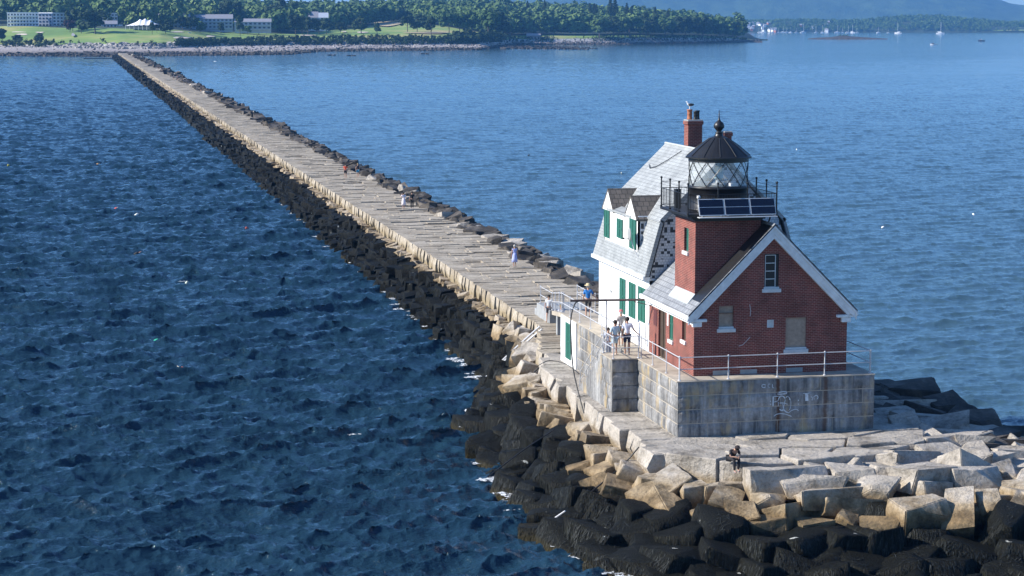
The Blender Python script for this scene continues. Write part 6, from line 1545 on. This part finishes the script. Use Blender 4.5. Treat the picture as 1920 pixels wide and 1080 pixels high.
def m_hill():
    b = NB('wooded_mountain'); n = b.noise(b.pos(), .012, 6, .7); n2 = b.noise(b.pos(), .0012, 3)
    c = b.ramp(n, [(.3, (.02, .04, .02)), (.7, (.07, .11, .045))]); c = b.mix(.6, c, b.ramp(n2, [(.4, (.6, .6, .6)), (.6, (1.2, 1.2, 1.2))]), 'MULTIPLY'); return b.out(c, .9, b.bump(n, 1, 15))
M['hill'] = m_hill()
D_V = 5300
low_hill('far_shore', [1330, 1380, 1420, 1500, 1600, 1640, 1700, 1760, 1820, 1880, 1960, 2200], [58, 41, 40, 38, 40, 36, 31, 31, 37, 42, 44, 48], D_V, 500, 62, 'forest_floor')
low_hill('mountain', [840, 880, 930, 1000, 1150, 1300, 1500, 1700, 1800, 1860, 1890, 1960, 2060, 2300], [30, 6, -18, -50, -80, -60, -70, -45, -22, -2, 6, 10, 22, 40], 8200, 2500, 45, 'hill', bump=10)
low_hill('left_hill', [-500, -200, 0, 150, 250, 330, 420, 480, 540, 600, 680, 760, 880], [-25, -20, -12, -10, -2, -4, -1, 4, 8, 16, 24, 30, 38], 4300, 1500, 45, 'hill', bump=5)
spots = []
for i in range(2600):
    a = rs.uniform(1335, 1975); yt = interp(a, [1330, 1380, 1420, 1500, 1600, 1640, 1700, 1760, 1820, 1880, 1960, 2200], [58, 41, 40, 38, 40, 36, 31, 31, 37, 42, 44, 48])
    t = rs.uniform(.02, .5); D = D_V + 500 * t
    if 1390 < a < 1450 and t < .22 : continue
    if 1858 < a < 1925 and .04 < t < .14: continue
    z = z_for(a, yt + 4, D_V + 250) * math.sin(t * math.pi) ** .8; p = pt_at(a, D, z - 2); spots.append((p.x, p.y, p.z, rs.uniform(9, 16)))
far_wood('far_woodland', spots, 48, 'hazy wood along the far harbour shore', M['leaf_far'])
tag(link('field', npmesh('field', [tuple(pt_at(1862, D_V + 20, 4.5)), tuple(pt_at(1960, D_V + 20, 4.5)), tuple(pt_at(1960, D_V + 75, 13)), tuple(pt_at(1862, D_V + 75, 13))], [(0, 1, 2, 3)], M['lawn'])), kind='structure')
for k in range(34):
    a = rs.uniform(1388, 1462) if k < 26 else rs.uniform(1462, 1560); D = D_V + rs.uniform(-10, 130); tt = max(.01, (D - D_V) / 500); zz = max(1.5, z_for(a, interp(a, [1330, 1380, 1420, 1500, 1600], [58, 41, 40, 38, 40]), D_V + 250) * math.sin(min(1, tt * 2) * math.pi / 2) ** .8)
    w_ = rs.uniform(5, 8); hh = rs.uniform(3, 4.5); p = pt_at(a, D, zz); e = empty('village_house', p, rs.uniform(-.6, .6)); pal = rs.random()
    tag(e, 'small %s house in the hazy harbour village beyond the wooded point' % ('white' if pal < .6 else 'red-brown'), 'house', 'houses of the harbour village')
    if pal >= .6: e['group'] = 'red-brown houses of the harbour village'
    mt = 'hotelw' if pal < .6 else 'terracotta'
    for nm_, mb in (('wall', MB().box(-w_ / 2, w_ / 2, -4, 4, -4, hh)), ('roof', MB().prism([(-4.5, hh), (4.5, hh), (0, hh + 3.5)], -w_ / 2 - .5, w_ / 2 + .5, 'x'))):
        o = bpy.data.objects.new(nm_, mb.mesh(nm_, M[mt if nm_ == 'wall' else 'roofg'])); COL.objects.link(o); o.parent = e
block(1661, 1668, 39, 35, D_V + 215, 10, 'hill_house', 'single white house on the hilltop of the far shore', 0, 1, roof='hotelw', roofh=2)
low_hill('islet', [1515, 1530, 1560, 1580, 1600, 1640, 1665], [72.5, 70.6, 69.3, 66.5, 68.6, 70.8, 72.3], 2880, 50, 72, M['rock'], bump=.4)
spots = [tuple(pt_at(1572 + k * 2.2, 2900, 2.0 + (k % 3))) + (3.2,) for k in range(10)]; far_wood('islet_scrub', spots, 60, 'small green scrub on the dark rocky islet', M['leaf'])
low_hill('islet', [1370, 1390, 1410, 1425, 1430], [77, 75.5, 75.6, 76, 76.3], 2390, 25, 76, M['rock'], bump=.3)

# ------------------------------------------------------------------ boats
M['hull'] = flat('white_hull', (.85, .85, .85), .3); M['hulld'] = flat('dark_hull', (.04, .05, .08), .3)
def hull_mesh(L, W_, Hh, mat):
    V = []; F = []; n = 9
    for i in range(n):
        t = i / (n - 1); w_ = W_ / 2 * math.sin(min(1, (1.02 - t) * 1.6) * math.pi / 2) * (.75 + .25 * min(1, t * 3)); x = (t - .5) * L; sh = Hh * (1 + .25 * t * t)
        V += [(x, -w_, sh), (x, -w_ * .7, -.2), (x, w_ * .7, -.2), (x, w_, sh), (x, 0, sh + .03)]
    for i in range(n - 1):
        for j in range(5): F.append((i * 5 + j, i * 5 + (j + 1) % 5, (i + 1) * 5 + (j + 1) % 5, (i + 1) * 5 + j))
    m = MB(); m.add(V, F); m.add(V[:5], [(0, 1, 2, 3, 4)]); return m.mesh('hull', mat)
HW = hull_mesh(10, 3.2, 1.5, M['hull']); HDK = hull_mesh(10, 3.2, 1.5, M['hulld'])
CAB = MB().bbox(-2.4, 1.8, -1, 1, 1.5, 2.4, .15).mesh('cabin', M['hull']); MAST = MB().tube([(.6, 0, 1.5), (.6, 0, 14.5)], .16, 6).mesh('mast', M['hull']); BOOM = MB().tube([(.6, 0, 2.9), (-3.8, 0, 3.0)], .22, 6).mesh('boom', M['trim'])
def sailboat(a, y_, s, label, dark=False, rz=0):
    p = atz(a, y_, 0); e = empty('sailboat', (p.x, p.y, 0), rz - PSI); e.scale = (s, s, s); tag(e, label, 'sailboat', 'sailboats moored off the harbour village')
    for nm_, me in (('hull', HDK if dark else HW), ('cabin', CAB), ('mast', MAST), ('boom', BOOM)):
        o = bpy.data.objects.new(nm_, me); COL.objects.link(o); o.parent = e
bx = [(1423, 61.2, .8), (1431, 61.3, 1.6), (1448, 61.3, .9), (1460, 61.4, .8), (1468, 61.4, 1.1), (1475, 61.4, 1.0), (1482, 61.4, .9), (1493, 61.5, .8), (1506, 61.8, 1.5), (1530, 61.9, 1.1), (1542, 61.9, 1.0), (1570, 61.9, 1.3), (1580, 61.9, .9), (1590, 62.2, 1.2), (1598, 62.2, 1.4), (1607, 62.1, .9), (1647, 62.2, 1.0), (1665, 62.2, .7), (1684, 63.2, 1.6), (1763, 63.8, 1.8)]
ordn = ['first', 'second', 'third', 'fourth', 'fifth', 'sixth', 'seventh', 'eighth', 'ninth', 'tenth', 'eleventh', 'twelfth', 'thirteenth', 'fourteenth', 'fifteenth', 'sixteenth', 'seventeenth', 'eighteenth', 'nineteenth', 'twentieth']
for i, (a, y_, s_) in enumerate(bx): sailboat(a, y_, s_, 'white moored sailboat with bare mast, %s from the left off the harbour village' % ordn[i], False, rs.uniform(-.5, .5) + (math.pi if i % 3 == 0 else 0))
def motorboat(a, y_, s, label, hull, top):
    p = atz(a, y_, 0); e = empty('motorboat', (p.x, p.y, 0), math.pi - PSI); e.scale = (s, s, s); tag(e, label, 'motorboat')
    for nm_, me in (('hull', hull), ('cabin', MB().bbox(-1, 2.2, -1, 1, 1.5, 3.1, .15).mesh('cabin', M[top])), ('windscreen', MB().bbox(1.0, 2.3, -1.02, 1.02, 2.2, 2.8, .02).mesh('windscreen', M['dkwin'])), ('mast', MB().tube([(0, 0, 3.1), (0, 0, 4.6)], .07, 5).mesh('mast', M['trim']))):
        o = bpy.data.objects.new(nm_, me); COL.objects.link(o); o.parent = e
motorboat(1750, 84.3, .68, 'small bright cream motorboat alone on the open water at the upper right', HW, 'hulld')
motorboat(1840, 77.5, .85, 'dark low motorboat farther out, right of the cream one', HDK, 'hotels')
tag(link('floating_dock', MB().bbox(-13, 13, -.8, .8, -.1, .45, .05).mesh('floating_dock', M['hulld']), None, atz(196, 110, 0)), 'long dark low float on the water by the beach, left of the breakwater root', 'float')
e = empty('gull', atz(403, 117.5, .3)); tag(e, 'white bird with spread wings low over the upper middle water', 'bird'); e.scale = (3, 3, 3)
part('body', m2 if False else MB().ball((0, 0, .2), .12, (2, 1, .8)).mesh('body', WHT, True), e).location = (0, 0, 0)
part('wings', MB().prism([(-.1, 0), (.12, 0), (.3, .7), (.2, .72)], .24, .27, 'z').prism([(-.1, 0), (.12, 0), (.3, -.7), (.2, -.72)], .24, .27, 'z').mesh('wings', WHT), e).location = (0, 0, 0)

# ------------------------------------------------------------------ haze
hz = MB().box(-9000, 9000, -2600, 12500, -3, 900).mesh('haze', None if False else M['hill']); hz.materials.clear()
hm_ = bpy.data.materials.new('haze_air'); hm_.use_nodes = True; t_ = hm_.node_tree; t_.nodes.remove(t_.nodes['Principled BSDF'])
pv = t_.nodes.new('ShaderNodeVolumePrincipled'); pv.inputs['Color'].default_value = (.15, .46, 1.0, 1); pv.inputs['Density'].default_value = .00008; pv.inputs['Anisotropy'].default_value = 0
t_.links.new(pv.outputs[0], t_.nodes['Material Output'].inputs['Volume']); hz.materials.append(hm_)
o = link('haze', hz); tag(o, kind='stuff'); o.display_type = 'WIRE'
scn.cycles.volume_bounces = 0
